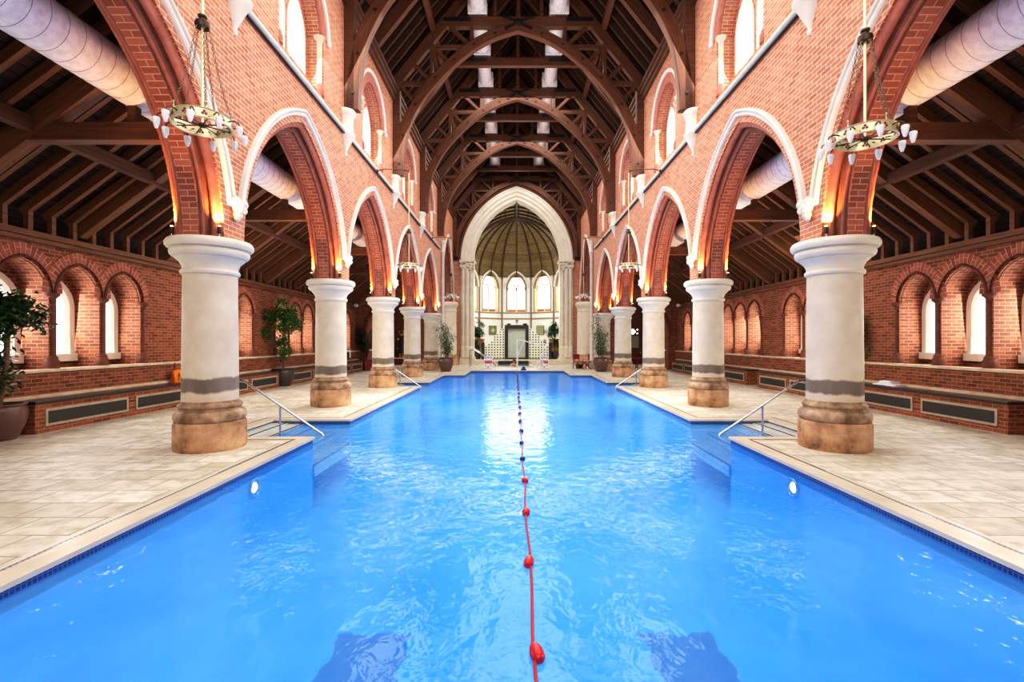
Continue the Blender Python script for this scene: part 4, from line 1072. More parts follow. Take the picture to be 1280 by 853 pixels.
# ---- plants
def leaf(mb, c, d, up, L, w):
    d = d.normalized(); sd = d.cross(up); sd = sd.normalized() if sd.length > 1e-3 else Vector((1, 0, 0)); n = sd.cross(d)
    a, b, m, tip = c, c + d * L, c + d * L * .45, None
    drop = -n * L * .06
    mb.face([a, m + sd * w + drop, b, m - sd * w + drop])
def pot(t, r, h, mat):
    mb = MB(); mb.lathe([(0, 0), (r * .62, 0), (r * .66, .02), (r * .9, h * .38), (r, h * .68), (r * .97, h * .88), (r * .9, h * .94), (r * .98, h * .97), (r * .98, h), (r * .84, h), (r * .82, h * .9), (0, h * .9)], n=32)
    p = mb.build('pot', mat, t, smooth=True)
    mb = MB(); mb.lathe([(0, h * .93), (r * .83, h * .905)], n=20); mb.build('soil', M['soil'], p)
def ficus(name, lab, loc, r, h, crown_z, cr, n, seed, mat='leaf', potm='pot_dk', ch=None, lean=0.0, low=True):
    rg = random.Random(seed); t = thing(name, lab, 'potted plant', loc); pot(t, r, h, M[potm])
    P = [Vector((0, 0, h * .85)), Vector((.04 + lean * .4, .02, h + (crown_z - h) * .4)), Vector((-.02 + lean, 0, crown_z - cr * .2)), Vector((lean, 0, crown_z + cr * .3))]
    mb = MB(); mb.tube(P, [.05, .042, .034, .012], 8)
    tips = []
    for k in range(16):
        v = Vector((rg.uniform(-1, 1), rg.uniform(-1, 1), rg.uniform(-.6, 1))).normalized(); st = P[1].lerp(P[2], rg.uniform(.5, 1))
        e = Vector((lean, 0, crown_z)) + Vector((v.x * cr, v.y * cr, v.z * (ch or cr))) * rg.uniform(.55, .85); mb.tube([st, st.lerp(e, .5) + Vector((0, 0, .05)), e], [.018, .012, .005], 5); tips.append(e)
    mb.build('trunk', M['bark'], t, smooth=True)
    mb = MB()
    cl = tips + [Vector((lean, 0, crown_z)) + Vector((rg.gauss(0, cr * .5), rg.gauss(0, cr * .5), rg.gauss(0, (ch or cr) * .5))) for _ in range(14)]
    if low: cl += [Vector((lean * .7 + rg.uniform(-.12, .12), rg.uniform(-.1, .1), h + (crown_z - cr - h) * rg.uniform(.35, 1))) for _ in range(5)]
    for k in range(n):
        c = rg.choice(cl) + Vector((rg.gauss(0, .10), rg.gauss(0, .10), rg.gauss(0, .10)))
        d = Vector((rg.uniform(-1, 1), rg.uniform(-1, 1), rg.uniform(-.9, .25)))
        leaf(mb, c, d, Vector((rg.uniform(-.5, .5), rg.uniform(-.5, .5), 1)), rg.uniform(.09, .15), rg.uniform(.022, .036))
    mb.build('foliage', M[mat], t)
    return t
ficus('potted_ficus', 'potted ficus at the left frame edge in a big brown pot beside the nearest bench', (-8.98, 8.22, 0), .38, .62, 2.14, .46, 2600, 1, 'leaf_d', 'pot_br', ch=.38, lean=.20)
ficus('potted_ficus', 'bushy green ficus in a dark pot between benches by the left aisle windows', (-8.88, 18.12, 0), .40, .66, 2.40, .66, 3400, 5, 'leaf', 'pot_dk', ch=.62, lean=.05)
ficus('potted_ficus', 'round-headed ficus beside the pale starburst plaque in the chancel', (-3.14, 38.4, .26), .36, .6, 2.2, .60, 3600, 9, 'leaf_d', 'pot_dk')
ficus('potted_ficus', 'round-headed ficus beside the pale lattice plaque in the chancel', (3.04, 38.4, .26), .36, .6, 2.2, .64, 3600, 12, 'leaf_d', 'pot_dk')
def bamboo(lab, loc, seed, hh):
    rg = random.Random(seed); t = thing('potted_bamboo', lab, 'potted plant', loc); pot(t, .42, .78, M['pot_br'])
    mb = MB(); lf = MB()
    for k in range(11):
        a = rg.uniform(0, 2 * PI); b = Vector((.14 * math.cos(a), .14 * math.sin(a), .7)); H = rg.uniform(.65, 1) * hh; e = Vector((rg.gauss(0, .30), rg.gauss(0, .30), H))
        m = b.lerp(e, .5) - Vector((e.x, e.y, 0)) * .2; mb.tube([b, m, e], [.014, .011, .004], 5)
        for q in range(60):
            f = rg.uniform(.22, 1); c = (b.lerp(m, f * 2) if f < .5 else m.lerp(e, f * 2 - 1)); d = Vector((rg.uniform(-1, 1), rg.uniform(-1, 1), rg.uniform(-.7, .15))).normalized()
            twig = d * rg.uniform(.02, .26); c = c + twig
            leaf(lf, c, d + Vector((0, 0, -.5)), Vector((rg.uniform(-.4, .4), rg.uniform(-.4, .4), 1)), rg.uniform(.16, .28), rg.uniform(.016, .027))
    mb.build('stems', M['bark'], t, smooth=True); lf.build('foliage', M['bamboo'], t)
bamboo('tall bamboo in a round brown pot at the pool end beside the left pier', (-3.99, 26.85, 0), 3, 3.25)
bamboo('tall bamboo in a round brown pot at the pool end behind the maroon chairs', (4.66, 26.75, 0), 4, 3.45)
def palm(lab, loc, seed, hh):
    rg = random.Random(seed); t = thing('potted_palm', lab, 'potted plant', loc)
    mb = MB(); mb.lathe([(0, 0), (.3, 0), (.36, .55), (.38, .6), (.34, .6), (.32, .55), (0, .54)], n=4); mb.build('pot', M['maroon'], t)
    st = MB(); lf = MB()
    for k in range(22):
        a = rg.uniform(0, 2 * PI); o = rg.uniform(.3, .75); top = hh * rg.uniform(.6, 1)
        P = [Vector((0, 0, .55)), Vector((o * .3 * math.cos(a), o * .3 * math.sin(a), top * .75)), Vector((o * math.cos(a), o * math.sin(a), top))]
        P = catmull([tuple(p) for p in P], 8); st.tube(P, .009, 4)
        for q, p in enumerate(P[6:]):
            for e in (-1, 1):
                sd = Vector((-math.sin(a), math.cos(a), 0)) * e; leaf(lf, p, sd + Vector((.5 * math.cos(a), .5 * math.sin(a), -.25)), Vector((0, 0, 1)), .34, .03)
    st.build('stems', M['palm'], t); lf.build('foliage', M['palm'], t)
palm('dark shadowy palm in a square red pot at the far end of the left aisle', (-8.75, 27.85, 0), 2, 2.75)
ficus('potted_ficus', 'ficus almost hidden behind the nearest right column, a few leaves showing', (9.02, 13.2, 0), .36, .6, 2.0, .46, 1500, 21, 'leaf', 'pot_br')

# ---- pool handrails
first = None
for s in (-1, 1):
    for i, (a, b) in enumerate(NOTCH):
        lab = 'slanting steel handrail over the %s pool steps on the %s' % (['nearer', 'farther'][i], SIDE[s])
        if first is None:
            first = t = thing('steel_handrail', lab, 'handrail', (s * 4.6, (a + b) / 2 - .25, 0))
            P = [(-.86, 0, .60), (-.86, 0, .84), (-.82, 0, .91), (-.74, 0, .94), (-.66, 0, .92), (.0, 0, .47), (.66, 0, .02), (.80, 0, -.07), (.86, 0, -.2)]
            mb = MB(); mb.tube(P[2:], .022, 10); mb.build('rail', M['chrome'], t, smooth=True)
            mb = MB(); mb.tube([(0, 0, .47), (0, 0, -.62)], .02, 10); mb.build('post', M['chrome'], t, smooth=True)
            mb = MB(); mb.tube([(-.82, 0, .91), (-.86, 0, .86), (-.86, 0, .02)], .022, 10).lathe([(0, 0), (.06, 0), (.05, .02), (0, .02)], (-.86, 0, .0), 12); mb.build('upper_post', M['chrome'], t, smooth=True)
        else: dup(first, (s * 4.6, (a + b) / 2 - .25, 0), rz=(PI if s > 0 else 0), label=lab)

# ---- lane rope
t = thing('lane_rope', 'lane rope with round red floats, dark blue farther off, down the pool centre', 'lane rope', (0, 0, ZW))
mb = MB(); mb.tube([(.0, PN + .05, .012)] + [(.012 * math.sin(k * 1.7), PN + .2 + k * .6, .012 + .004 * math.sin(k * 2.3)) for k in range(1, 44)] + [(0, PF - .05, .012)], .011, 6); mb.build('rope', M['rope'], t, smooth=True)
for k, y in enumerate([1.62] + [2.73 + 1.13 * q for q in range(22)]):
    mb = MB(); mb.lathe([(0, -.058), (.022, -.058), (.038, -.04), (.042, 0), (.038, .03), (.03, .055), (0, .058)], (0, 0, 0), 14, ax='y'); f = mb.build('float', M['red'] if y < 6.5 else M['darkblue'], t, smooth=True); f.location = (.008 * math.sin(k * 2), y, .022); f.rotation_euler = (.1 * math.sin(k), .2 * math.cos(k * 3), .25 * math.sin(k * 2))

# ---- underwater lamps
t_em = emit('underwater lamp lens', (.88, .97, 1, 1), 9)
for s in (-1, 1):
    t = thing('underwater_lamp', 'glowing oval underwater pool lamp in the %s pool wall' % SIDE[s], 'pool light', (s * PX, 6.55, -.30))
    mb = MB(); mb.lathe([(.12, 0), (.14, -.004 ), (.14, -.02), (.11, -.03), (.1, -.02)], n=24, ax='x'); 
    if s < 0: mb.xf(Matrix.Scale(-1, 4, (1, 0, 0)))
    mb.build('rim', M['chrome'], t, smooth=True)
    mb = MB(); mb.lathe([(0, -.03), (.05, -.022), (.07, -.005), (.07, 0)], n=24, ax='x')
    if s < 0: mb.xf(Matrix.Scale(-1, 4, (1, 0, 0)))
    mb.build('lens', t_em, t, smooth=True)

# ---- towels, bag
def folded(name, lab, loc, sx, sy, layers, mat, seed, rz=0):
    rg = random.Random(seed); mb = MB(); z = 0
    o = None
    for k in range(layers):
        h = .032 + .01 * rg.random(); w, d = sx * (1 - .18 * k * rg.random()), sy * (1 - .2 * k * rg.random()); N = 14
        prof = [(-w / 2 + .01 * rg.random(), 0)] + [(w / 2 + h / 2 * math.sin(PI * q / 6), h / 2 - h / 2 * math.cos(PI * q / 6)) for q in range(7)] + [(0, h + .012)] + [(-w / 2 - h / 2 * math.sin(PI * q / 6), h / 2 + h / 2 * math.cos(PI * q / 6)) for q in range(7)]
        path = [(rg.gauss(0, .006), -d / 2 + d * q / N, z + rg.gauss(0, .004)) for q in range(N + 1)]
        mb.sweep(path, prof, frames=[(Vector((1, 0, 0)), Vector((0, 0, 1)))] * (N + 1)); z += h
    o = mb.build(name, mat, smooth=True, angle=60); o.location = loc; o.rotation_euler.z = rz
    return tag(o, lab, 'towel')
folded('folded_towel', 'white towel folded flat on the dark bench top in the right aisle', (9.08, 11.75, .602), .34, .62, 1, M['towel'], 2, .05)
folded('folded_towel', 'smaller puffy white towel lying on the flat folded towel', (9.1, 11.82, .642), .26, .36, 2, M['towel'], 8, .2)
folded('folded_towel', 'white towel folded on the far bench of the left aisle', (-9.08, 21.9, .602), .3, .5, 1, M['towel'], 5)
mb = MB()
prof = [(-.012 + .012 * math.sin(a * 3), 0) for a in (0,)]
N = 9
grid = [[(-9.24 + .03 + .02 * math.sin(i * 1.9), 26.3 + .26 * i / N, 1.16 - (.0 if j == 0 else .13 * (j - 1)) - .02 * math.sin(i) * (j > 0)) if j else (-9.34, 26.3 + .26 * i / N, 1.165) for j in range(5)] for i in range(N + 1)]
for i in range(N):
    for j in range(4): mb.face([grid[i][j], grid[i + 1][j], grid[i + 1][j + 1], grid[i][j + 1]])
o = mb.build('hanging_towel', M['towel'], smooth=True, angle=80); tag(o, 'small white towel hanging over the window ledge at the far left', 'towel')
sm = o.modifiers.new('thick', 'SOLIDIFY'); sm.thickness = .012
t = thing('orange_bag', 'bright orange folded bag standing on the left bench behind the nearest column', 'bag', (-9.12, 12.82, .602))
mb = MB(); N = 12
prof = [(-.07, 0), (.07, 0), (.075, .10), (.05, .26), (.02, .33), (-.02, .33), (-.05, .26), (-.075, .1)]
mb.sweep([(0, -.2 + .4 * k / N, .004 * math.sin(k * 2)) for k in range(N + 1)], prof, frames=[(Vector((1 - .25 * abs(k / N * 2 - 1) ** 3, 0, 0)), Vector((0, 0, 1 - .12 * abs(k / N * 2 - 1) ** 4 + .03 * math.sin(k * 1.7)))) for k in range(N + 1)])
mb.build('body', M['orange'], t, smooth=True, angle=70)
mb = MB(); mb.tube([(.085, -.10, .06), (.065, -.06, .25), (.07, -.01, .12), (.085, .0, .03)], .012, 6); mb.build('fold', M['orange_d'], t, smooth=True)
mb = MB(); mb.tube([(0, -.14, .30), (0, -.15, .42), (0, -.13, .52), (0, -.11, .42), (0, -.12, .30)], .012, 6); mb.build('handle', M['maroon'], t, smooth=True)

# ---- chancel cascade: dark framed glass panel between stepped block walls
YC = 38.0
for s in (-1, 1):
    t = thing('stepped_block_wall', 'stepped white hollow-block wall, %s of the dark framed glass panel' % SIDE[s], 'block wall', (0, YC, .26))
    mb = MB(); nx = 7; cw = 1.58 / nx; chh = .2
    tops = [12, 11, 10, 9, 7, 6, 5]
    for i in range(nx):
        for j in range(tops[i]):
            x0, z0 = s * (.95 + i * cw), .04 + j * chh
            a, b = sorted((x0, x0 + s * cw)); g = .05; f = -.0
            mb.k = 0
            for q in ((a, b, z0, z0 + g), (a, b, z0 + chh - g, z0 + chh), (a, a + g, z0 + g, z0 + chh - g), (b - g, b, z0 + g, z0 + chh - g)):
                mb.box(q[0], q[1], -.12, .0, q[2], q[3])
            mb.k = 1; mb.face([(a, .02, z0), (b, .02, z0), (b, .02, z0 + chh), (a, .02, z0 + chh)])
    mb.build('hollow_blocks', [M['block'], M['block_d']], t)
    mb = MB(); a, b = sorted((s * .95, s * 2.55)); mb.box(a, b, -.16, .16, -.0, .06); mb.build('base_rail', M['blackfr'], t)
    mb = MB(); a, b = sorted((s * 2.54, s * 2.76)); mb.box(a, b, -.2, .2, -.0, 1.32); mb.build('end_post', M['blackfr'], t, bevel=.01)
t = thing('framed_glass_panel', 'tall dark frame holding rippled pale glass blocks at the chancel centre', 'glass panel', (0, YC - .05, .26))
mb = MB(); mb.box(-.94, -.70, -.2, .2, 0, 2.70).box(.70, .94, -.2, .2, 0, 2.70).box(-.70, .70, -.2, .2, 2.42, 2.70).box(-.70, .70, -.2, .2, 0, .1); mb.build('frame', M['blackfr'], t)
mb = MB()
for i in range(8):
    for j in range(14):
        x0, z0 = -.70 + i * .175, .1 + j * .1657; m = .012
        mb.box(x0 + m, x0 + .175 - m, -.06 - .02 * ((i + j) % 2), .05, z0 + m, z0 + .1657 - m)
mb.box(-.70, .70, -.02, .02, .1, 2.42); mb.build('glass_blocks', M['gblock'], t, bevel=.012)
for x, r, lab, m in ((-.62, .17, 'low dark dish of white stones on top of the dark frame, left end', 'iron'), (.66, .19, 'low dark dish of white stones on top of the dark frame, right end', 'iron')):
    t = thing('stone_dish', lab, 'ornament', (x, YC - .05, 2.96))
    mb = MB(); mb.lathe([(0, 0), (r * .6, 0), (r, .09), (r * .95, .1), (0, .06)], n=20); mb.build('dish', M[m], t, smooth=True)
    mb = MB()
    for k in range(7):
        a = k * 2.4; mb.lathe([(0, -.05), (.06, -.02), (.065, .015), (0, .05)], (r * .5 * math.cos(a), r * .5 * math.sin(a), .13 + .02 * (k % 3)), 8)
    mb.build('pebbles', M['towel'], t, smooth=True)
t = thing('table_ornament', 'small dark and white ornament on top centre of the dark frame', 'ornament', (.02, YC - .05, 2.96))
mb = MB(); mb.lathe([(0, 0), (.09, 0), (.1, .03), (.03, .08), (.03, .12), (.11, .2), (.12, .26), (.08, .26), (0, .14)], n=16); mb.build('vase', M['sill'], t, smooth=True)
mb = MB(); rg = random.Random(3)
for k in range(40): leaf(mb, Vector((rg.gauss(0, .05), rg.gauss(0, .05), .26 + rg.random() * .1)), Vector((rg.uniform(-1, 1), rg.uniform(-1, 1), .5)), Vector((0, 0, 1)), .12, .03)
mb.build('sprig', M['leaf_d'], t)
# wall plaques
for s in (-1, 1):
    P, Q = Vector((s * 1.34, 44.0, 0)), Vector((s * 3.32, 42.45, 0)); d = (Q - P).normalized(); n = Vector((-s * .0, 0, 0)); nn = Vector((-d.y * s, d.x * s, 0)); nn = nn if nn.dot(APX - P) > 0 else -nn
    t = thing('wall_plaque', ['', 'square brown wall plaque with pale green lattice motif', 'square brown wall plaque with pale green starburst motif'][s], 'plaque', tuple(P.lerp(Q, .42) + nn * .03 + Vector((0, 0, 2.67))))
    pt = lambda a, b, u=0: tuple(d * a * s + nn * u + Vector((0, 0, b)))
    mb = MB(); H = .42
    for u0 in (.04,): mb.face([pt(-H, -H, u0), pt(H, -H, u0), pt(H, H, u0), pt(-H, H, u0)])
    for a, b in (((-H, -H), (H, -H)), ((H, -H), (H, H)), ((H, H), (-H, H)), ((-H, H), (-H, -H))): mb.face([pt(*a, 0), pt(*b, 0), pt(*b, .04), pt(*a, .04)])
    mb.build('panel', M['plaque'], t)
    mb = MB()
    if s < 0:
        for k in range(8):
            a = PI * k / 4 + .1; L = .34 if k % 2 == 0 else .28; c, sn = math.cos(a), math.sin(a)
            mb.face([pt(.02 * -sn, .02 * c, .055), pt(c * L * .55 - sn * .03, sn * L * .55 + c * .03, .06), pt(c * L, sn * L, .055), pt(c * L * .55 + sn * .03, sn * L * .55 - c * .03, .06), pt(.02 * sn, -.02 * c, .055)])
    else:
        for i in range(4):
            for j in range(5):
                x, z = -.27 + .18 * i, -.30 + .15 * j; mb.face([pt(x - .07, z, .055), pt(x, z - .065, .055), pt(x + .07, z, .055), pt(x, z + .065, .055)])
    mb.build('motif', M['pgreen'], t)
# carved oak stalls behind the trees
for s in (-1, 1):
    t = thing('carved_oak_stall', 'carved golden oak stall front behind the %s chancel ficus' % SIDE[s], 'choir stall', (s * 3.42, 39.75, .26))
    mb = MB(); mb.box(-.72, .72, -.06, .06, 0, 1.5).box(-.78, .78, -.1, .1, 1.5, 1.62).box(-.78, .78, -.1, .1, 0, .2); mb.build('panel', M['carved'], t, bevel=.01)
    mb = MB()
    for k in range(5):
        x = -.56 + .28 * k; mb.face([(x - .09, -.075, .9), (x + .09, -.075, .9), (x + .09, -.075, 1.2), (x, -.075, 1.38), (x - .09, -.075, 1.2)])
    mb.build('pierced_tracery', M['rib'], t)
    mb = MB(); mb.box(-.70, .70, -.072, -.06, .25, .78); mb.build('lower_panel', plain('olive panel', srgb(146, 136, 72)), t)

# ---- far deck equipment
for x, lab in ((-1.82, 'white pool warning board with red band, left of the white hoist'), (1.72, 'white pool warning board with red band, right of the white hoist')):
    t = thing('warning_board', lab, 'sign', (x, 30.4, 0))
    for e in (-1, 1):
        mb = MB(); mb.beam((0, e * .16, .0), (0, e * .02, .72), .52, .02, up=(0, 1, 0)); mb.build('board_leaf', M['white_p'], t, bevel=.006)
    k = .14 / .72
    def onb(mb, x0, x1, z0, z1):
        f = lambda z: -.16 + k * z - .014
        mb.face([(x0, f(z0), z0), (x1, f(z0), z0), (x1, f(z1), z1), (x0, f(z1), z1)])
    mb = MB(); onb(mb, -.235, .235, .28, .46); mb.build('red_band', M['red_s'], t)
    mb = MB(); onb(mb, -.2, .2, .395, .42); onb(mb, -.17, .17, .34, .36); mb.build('band_lettering', M['paper'], t)
    mb = MB()
    for a in (-.2, .12):
        onb(mb, a, a + .09, .58, .66); onb(mb, a, a + .08, .12, .2)
    onb(mb, -.07, .07, .04, .1); mb.build('printed_mark', M['grey_s'], t)
    mb = MB(); onb(mb, -.24, .24, .69, .715); onb(mb, -.06, .06, .6, .66); mb.build('blue_strip', M['blue_s'], t)
t = thing('pool_hoist', 'white steel pool hoist with tall post and bent arm at the pool end', 'pool hoist', (.01, 29.2, 0))
mb = MB(); mb.tube([(0, 0, 0), (0, 0, 1.80)], .05, 12).lathe([(0, 0), (.14, 0), (.14, .03), (.06, .06), (0, .06)], n=16); mb.build('post', M['white_p'], t, smooth=True)
mb = MB(); mb.tube([(0, 0, 1.75), (.4, .0, 1.72), (1.1, .05, 1.5), (1.78, .1, 1.28), (1.80, .1, 1.18), (1.55, .1, .98), (1.42, .1, .82), (1.40, .1, .45)], .035, 10); mb.build('arm', M['white_p'], t, smooth=True)
mb = MB(); mb.tube([(.03, 0, .72), (.14, 0, 1.12), (.30, 0, 1.42), (.42, 0, 1.7)], .024, 8); mb.build('brace', M['white_p'], t, smooth=True)
mb = MB(); mb.box(1.22, 1.58, -.06, .26, .40, .43).box(1.2, 1.26, -.05, .0, 0, .4).box(1.54, 1.6, -.05, .0, 0, .4).box(1.2, 1.26, .22, .27, 0, .4).box(1.54, 1.6, .22, .27, 0, .4); mb.build('seat', M['white_p'], t, bevel=.01)
t = thing('step_handrail', 'white bent handrail beside the chancel steps, left of the spa pool', 'handrail', (-2.55, 31.4, 0))
for k, dy in enumerate((0, 1.1)):
    mb = MB(); mb.tube([(-.55, dy, 0), (-.55, dy, 1.0), (-.5, dy, 1.1), (-.3, dy, 1.16), (.35, dy, .72), (.95, dy, .26), (1.2, dy, .0)], .028, 8); mb.build('rail', M['chrome'], t, smooth=True)
# bollard-like blue float cap at the pool end
t = thing('rope_anchor', 'small dark blue rope anchor on the pool end coping', 'rope anchor', (.37, 27.72, .012))
mb = MB(); mb.lathe([(0, 0), (.16, 0), (.17, .06), (.10, .1), (.09, .2), (.06, .22), (0, .22)], n=16); mb.build('anchor_body', M['darkblue'], t, smooth=True)
# maroon chairs and table
def chair(lab, loc, rz):
    t = thing('maroon_chair', lab, 'chair', loc, rz)
    mb = MB(); mb.box(-.23, .23, -.22, .22, .43, .46); mb.build('seat', M['maroon'], t, bevel=.01)
    mb = MB(); mb.box(-.23, .23, .215, .245, .60, .90); mb.build('backrest', M['maroon'], t, bevel=.01)
    for sx in (-1, 1):
        mb = MB(); mb.beam((sx * .21, -.20, 0), (sx * .21, -.19, .44), .035, .035, up=(0, 1, 0)); mb.build('leg', M['maroon'], t)
        mb = MB(); mb.beam((sx * .21, .26, 0), (sx * .21, .20, .45), .035, .035, up=(0, 1, 0)); mb.beam((sx * .21, .20, .45), (sx * .21, .235, .9), .035, .03, up=(0, 1, 0)); mb.build('leg', M['maroon'], t)
    return t
chair('maroon wooden chair facing the pool, beside the red brick strip', (3.72, 29.2, 0), .5)
chair('maroon wooden chair behind the small folding table', (4.52, 29.5, 0), -.5)
t = thing('folding_table', 'small maroon folding table with crossed legs between the maroon chairs', 'table', (4.18, 28.75, 0))
mb = MB(); mb.box(-.30, .30, -.28, .28, .47, .50); mb.build('tabletop', M['maroon'], t, bevel=.006)
for sy in (-1, 1):
    for sx in (-1, 1):
        mb = MB(); mb.beam((sx * .26, sy * .22 + .02 * sx, 0), (-sx * .20, sy * .22 + .02 * sx, .47), .035, .025, up=(0, 1, 0)); mb.build('leg', M['maroon'], t)
mb = MB(); mb.box(-.22, .10, -.15, .12, 0, .012).box(-.19, .12, -.13, .13, .012, .022); o = mb.build('magazine', M['paper'], bevel=.003); o.location = (4.18, 28.75, .501); tag(o, 'white magazine lying on the small maroon folding table', 'magazine')
mb = MB(); mb.lathe([(0, 0), (.19, 0), (.23, .22), (.24, .25), (.22, .25), (.2, .03), (0, .03)], n=20); o = mb.build('black_bowl', M['iron'], smooth=True); o.location = (3.85, 29.75, 0); tag(o, 'low black tub on the deck under the maroon chair', 'tub')

# ---- far aisle ends
t = thing('soldier_statue', 'black soldier figure with gold hat, shoulders and boots on a plinth, far left aisle', 'statue', (-8.25, 34.4, .50))
mb = MB()
for e in (-1, 1): mb.tube([(e * .11, 0, 0), (e * .11, 0, .34)], [.09, .08], 10)
mb.build('boots', M['gold'], t, smooth=True)
mb = MB(); mb.lathe([(0, .30), (.25, .32), (.22, .6), (.17, .85), (.2, 1.1), (.22, 1.3), (.13, 1.38), (.07, 1.42), (.07, 1.46), (.11, 1.52), (.115, 1.62), (.13, 1.68), (.14, 1.9), (.10, 1.96), (0, 1.97)], n=20); mb.build('body', M['statue'], t, smooth=True)
for e in (-1, 1):
    mb = MB(); mb.tube([(e * .22, 0, 1.30), (e * .31, 0, 1.05), (e * .30, -.03, .72)], [.075, .065, .05], 8); ar = mb.build('arm', M['statue'], t, smooth=True)
    mb = MB(); mb.lathe([(0, -.06), (.09, -.05), (.11, 0), (.07, .06), (0, .08)], (e * .24, 0, 1.32), 10); mb.build('epaulette', M['gold'], ar, smooth=True)
    mb = MB(); mb.lathe([(0, -.06), (.06, 0), (0, .07)], (e * .30, -.03, .66), 8); mb.build('glove', M['gold'], ar, smooth=True)
mb = MB(); mb.lathe([(.12, 1.60), (.145, 1.62), (.15, 1.68), (.13, 1.7)], n=16)
for e in (-1, 1): mb.lathe([(0, -.12), (.05, -.05), (.06, .06), (0, .14)], (e * .15, 0, 1.82), 8)
mb.build('hat_trim', M['gold'], t, smooth=True)
mb = MB(); mb.box(-9.2, -7.0, 34.0, 34.9, 0, .44); mb.k = 1; mb.box(-9.25, -6.95, 33.95, 34.9, .44, .50); o = mb.build('plinth_bench', [M['brick_dark'], M['sill']]); tag(o, 'low dark brick plinth topped with pale slab under the soldier figure', 'plinth')
# glazed double doors, far right aisle
for k, x in enumerate((7.05, 8.45)):
    d = bpy.data.objects.new('door_%d' % (k + 1), None); col.objects.link(d); d.location = (x, FAR - .08, -.25); struct(d)
    mb = MB(); mb.box(-.66, -.42, -.05, .05, 0, 3.0).box(.42, .66, -.05, .05, 0, 3.0).box(-.42, .42, -.05, .05, 0, 1.45).box(-.42, .42, -.05, .05, 2.35, 2.42).box(-.42, .42, -.05, .05, 2.85, 3.0).box(-.66, .66, -.07, .05, 2.98, 3.06)
    mb.build('leaf', M['door_wood'], d)
    mb = MB(); mb.face([(-.42, 0, 1.45), (.42, 0, 1.45), (.42, 0, 2.35), (-.42, 0, 2.35)]); mb.build('pane', M['glass_g'], d)
    mb = MB()
    mb.face([(-.42, .03, 2.42), (.42, .03, 2.42), (.42, .03, 2.85), (-.42, .03, 2.85)]); mb.build('tracery_back', M['door_wood'], d)
    mb = MB()
    for dx, dz in ((0, .1), (0, -.1), (.1, 0), (-.1, 0)): mb.face([(dx + .105 * math.cos(q * PI / 6), .02, 2.63 + dz + .105 * math.sin(q * PI / 6)) for q in range(12)])
    for dx, dz in ((.33, .14), (-.33, .14), (.33, -.13), (-.33, -.13)): mb.face([(dx + .06 * math.cos(q * PI / 4), .02, 2.63 + dz + .06 * math.sin(q * PI / 4)) for q in range(8)])
    mb.build('quatrefoil_light', M['pane'], d)
    mb = MB(); mb.tube([(.5, -.06, 1.0), (.5, -.12, 1.02), (.5, -.12, 1.2), (.5, -.06, 1.22)], .015, 6); mb.build('door_handle', M['chrome'], d, smooth=True)
t = thing('low_slatted_bench', 'low dark maroon bench with pale legs near the far right doors', 'bench', (7.0, 29.8, 0))
mb = MB(); mb.box(-.95, .95, -.25, .25, .58, .66); mb.build('seat', M['maroon'], t, bevel=.01)
for k in range(5):
    mb = MB(); x = -.85 + .42 * k; mb.beam((x, -.2, 0), (x + .06, -.2, .58), .06, .05, up=(0, 1, 0)); mb.beam((x, .2, 0), (x + .06, .2, .58), .06, .05, up=(0, 1, 0)); mb.build('leg', M['maroon'], t)
# small exit-type green lamp and white wall boxes
mb = MB(); mb.box(-.10, .10, -.03, .03, -.08, .08); o = mb.build('green_sign', emit('green sign', (.05, .6, .2, 1), 1.2), bevel=.006); o.location = (6.35 + .1, 28.2, 2.45); tag(o, 'tiny green lit sign on the right cross wall arch', 'sign')
for s in (-1, 1):
    t = thing('wall_floodlight', 'small white floodlight on the eaves beam at the far %s aisle' % SIDE[s], 'floodlight', (s * 9.12, 27.2, 3.72))
    mb = MB(); mb.lathe([(0, -.12), (.08, -.11), (.11, 0), (.1, .06), (0, .07)], n=14, ax='y'); mb.build('lamp_head', M['white_p'], t, smooth=True)
    mb = MB(); mb.box(*sorted((-s * .0, s * .16)), -.03, .03, -.03, .03); mb.build('bracket', M['white_p'], t)

# ---- bather in the spa
t = thing('person', 'bather in a dark red swimsuit sitting in the small spa pool beside the white hoist', 'person', (-.22, 32.05, -.72))
def skin_mesh(name, verts, edges, radii, mat, parent, sub=2):
    me = bpy.data.meshes.new(name); me.from_pydata(verts, edges, []); me.materials.append(mat)
    o = bpy.data.objects.new(name, me); col.objects.link(o); o.parent = parent
    m = o.modifiers.new('skin', 'SKIN'); m.use_smooth_shade = True
    for k, r in enumerate(radii): me.skin_vertices[0].data[k].radius = (r, r) if not isinstance(r, tuple) else r
    me.skin_vertices[0].data[0].use_root = True
    q = o.modifiers.new('sub', 'SUBSURF'); q.levels = q.render_levels = sub
    return o
V = [(0, 0, .42), (0, .02, .62), (.0, .0, .82), (.01, -.02, .93), (.02, -.03, 1.0), (.03, -.05, 1.10), (.03, -.05, 1.19),      # pelvis..head
     (-.17, 0, .88), (-.25, -.05, .66), (-.20, -.24, .50), (-.19, -.32, .48),
     (.17, 0, .88), (.26, -.06, .66), (.22, -.26, .50), (.21, -.34, .48),
     (-.12, -.10, .40), (-.15, -.48, .44), (-.15, -.52, .05), (-.15, -.64, .02),
     (.12, -.10, .40), (.15, -.48, .44), (.15, -.52, .05), (.15, -.64, .02)]
E = [(0, 1), (1, 2), (2, 3), (3, 4), (4, 5), (5, 6), (2, 7), (7, 8), (8, 9), (9, 10), (2, 11), (11, 12), (12, 13), (13, 14), (0, 15), (15, 16), (16, 17), (17, 18), (0, 19), (19, 20), (20, 21), (21, 22)]
R_ = [.14, .125, .13, .055, .06, .085, .07, .055, .042, .032, .03, .055, .042, .032, .03, .085, .06, .042, .035, .085, .06, .042, .035]
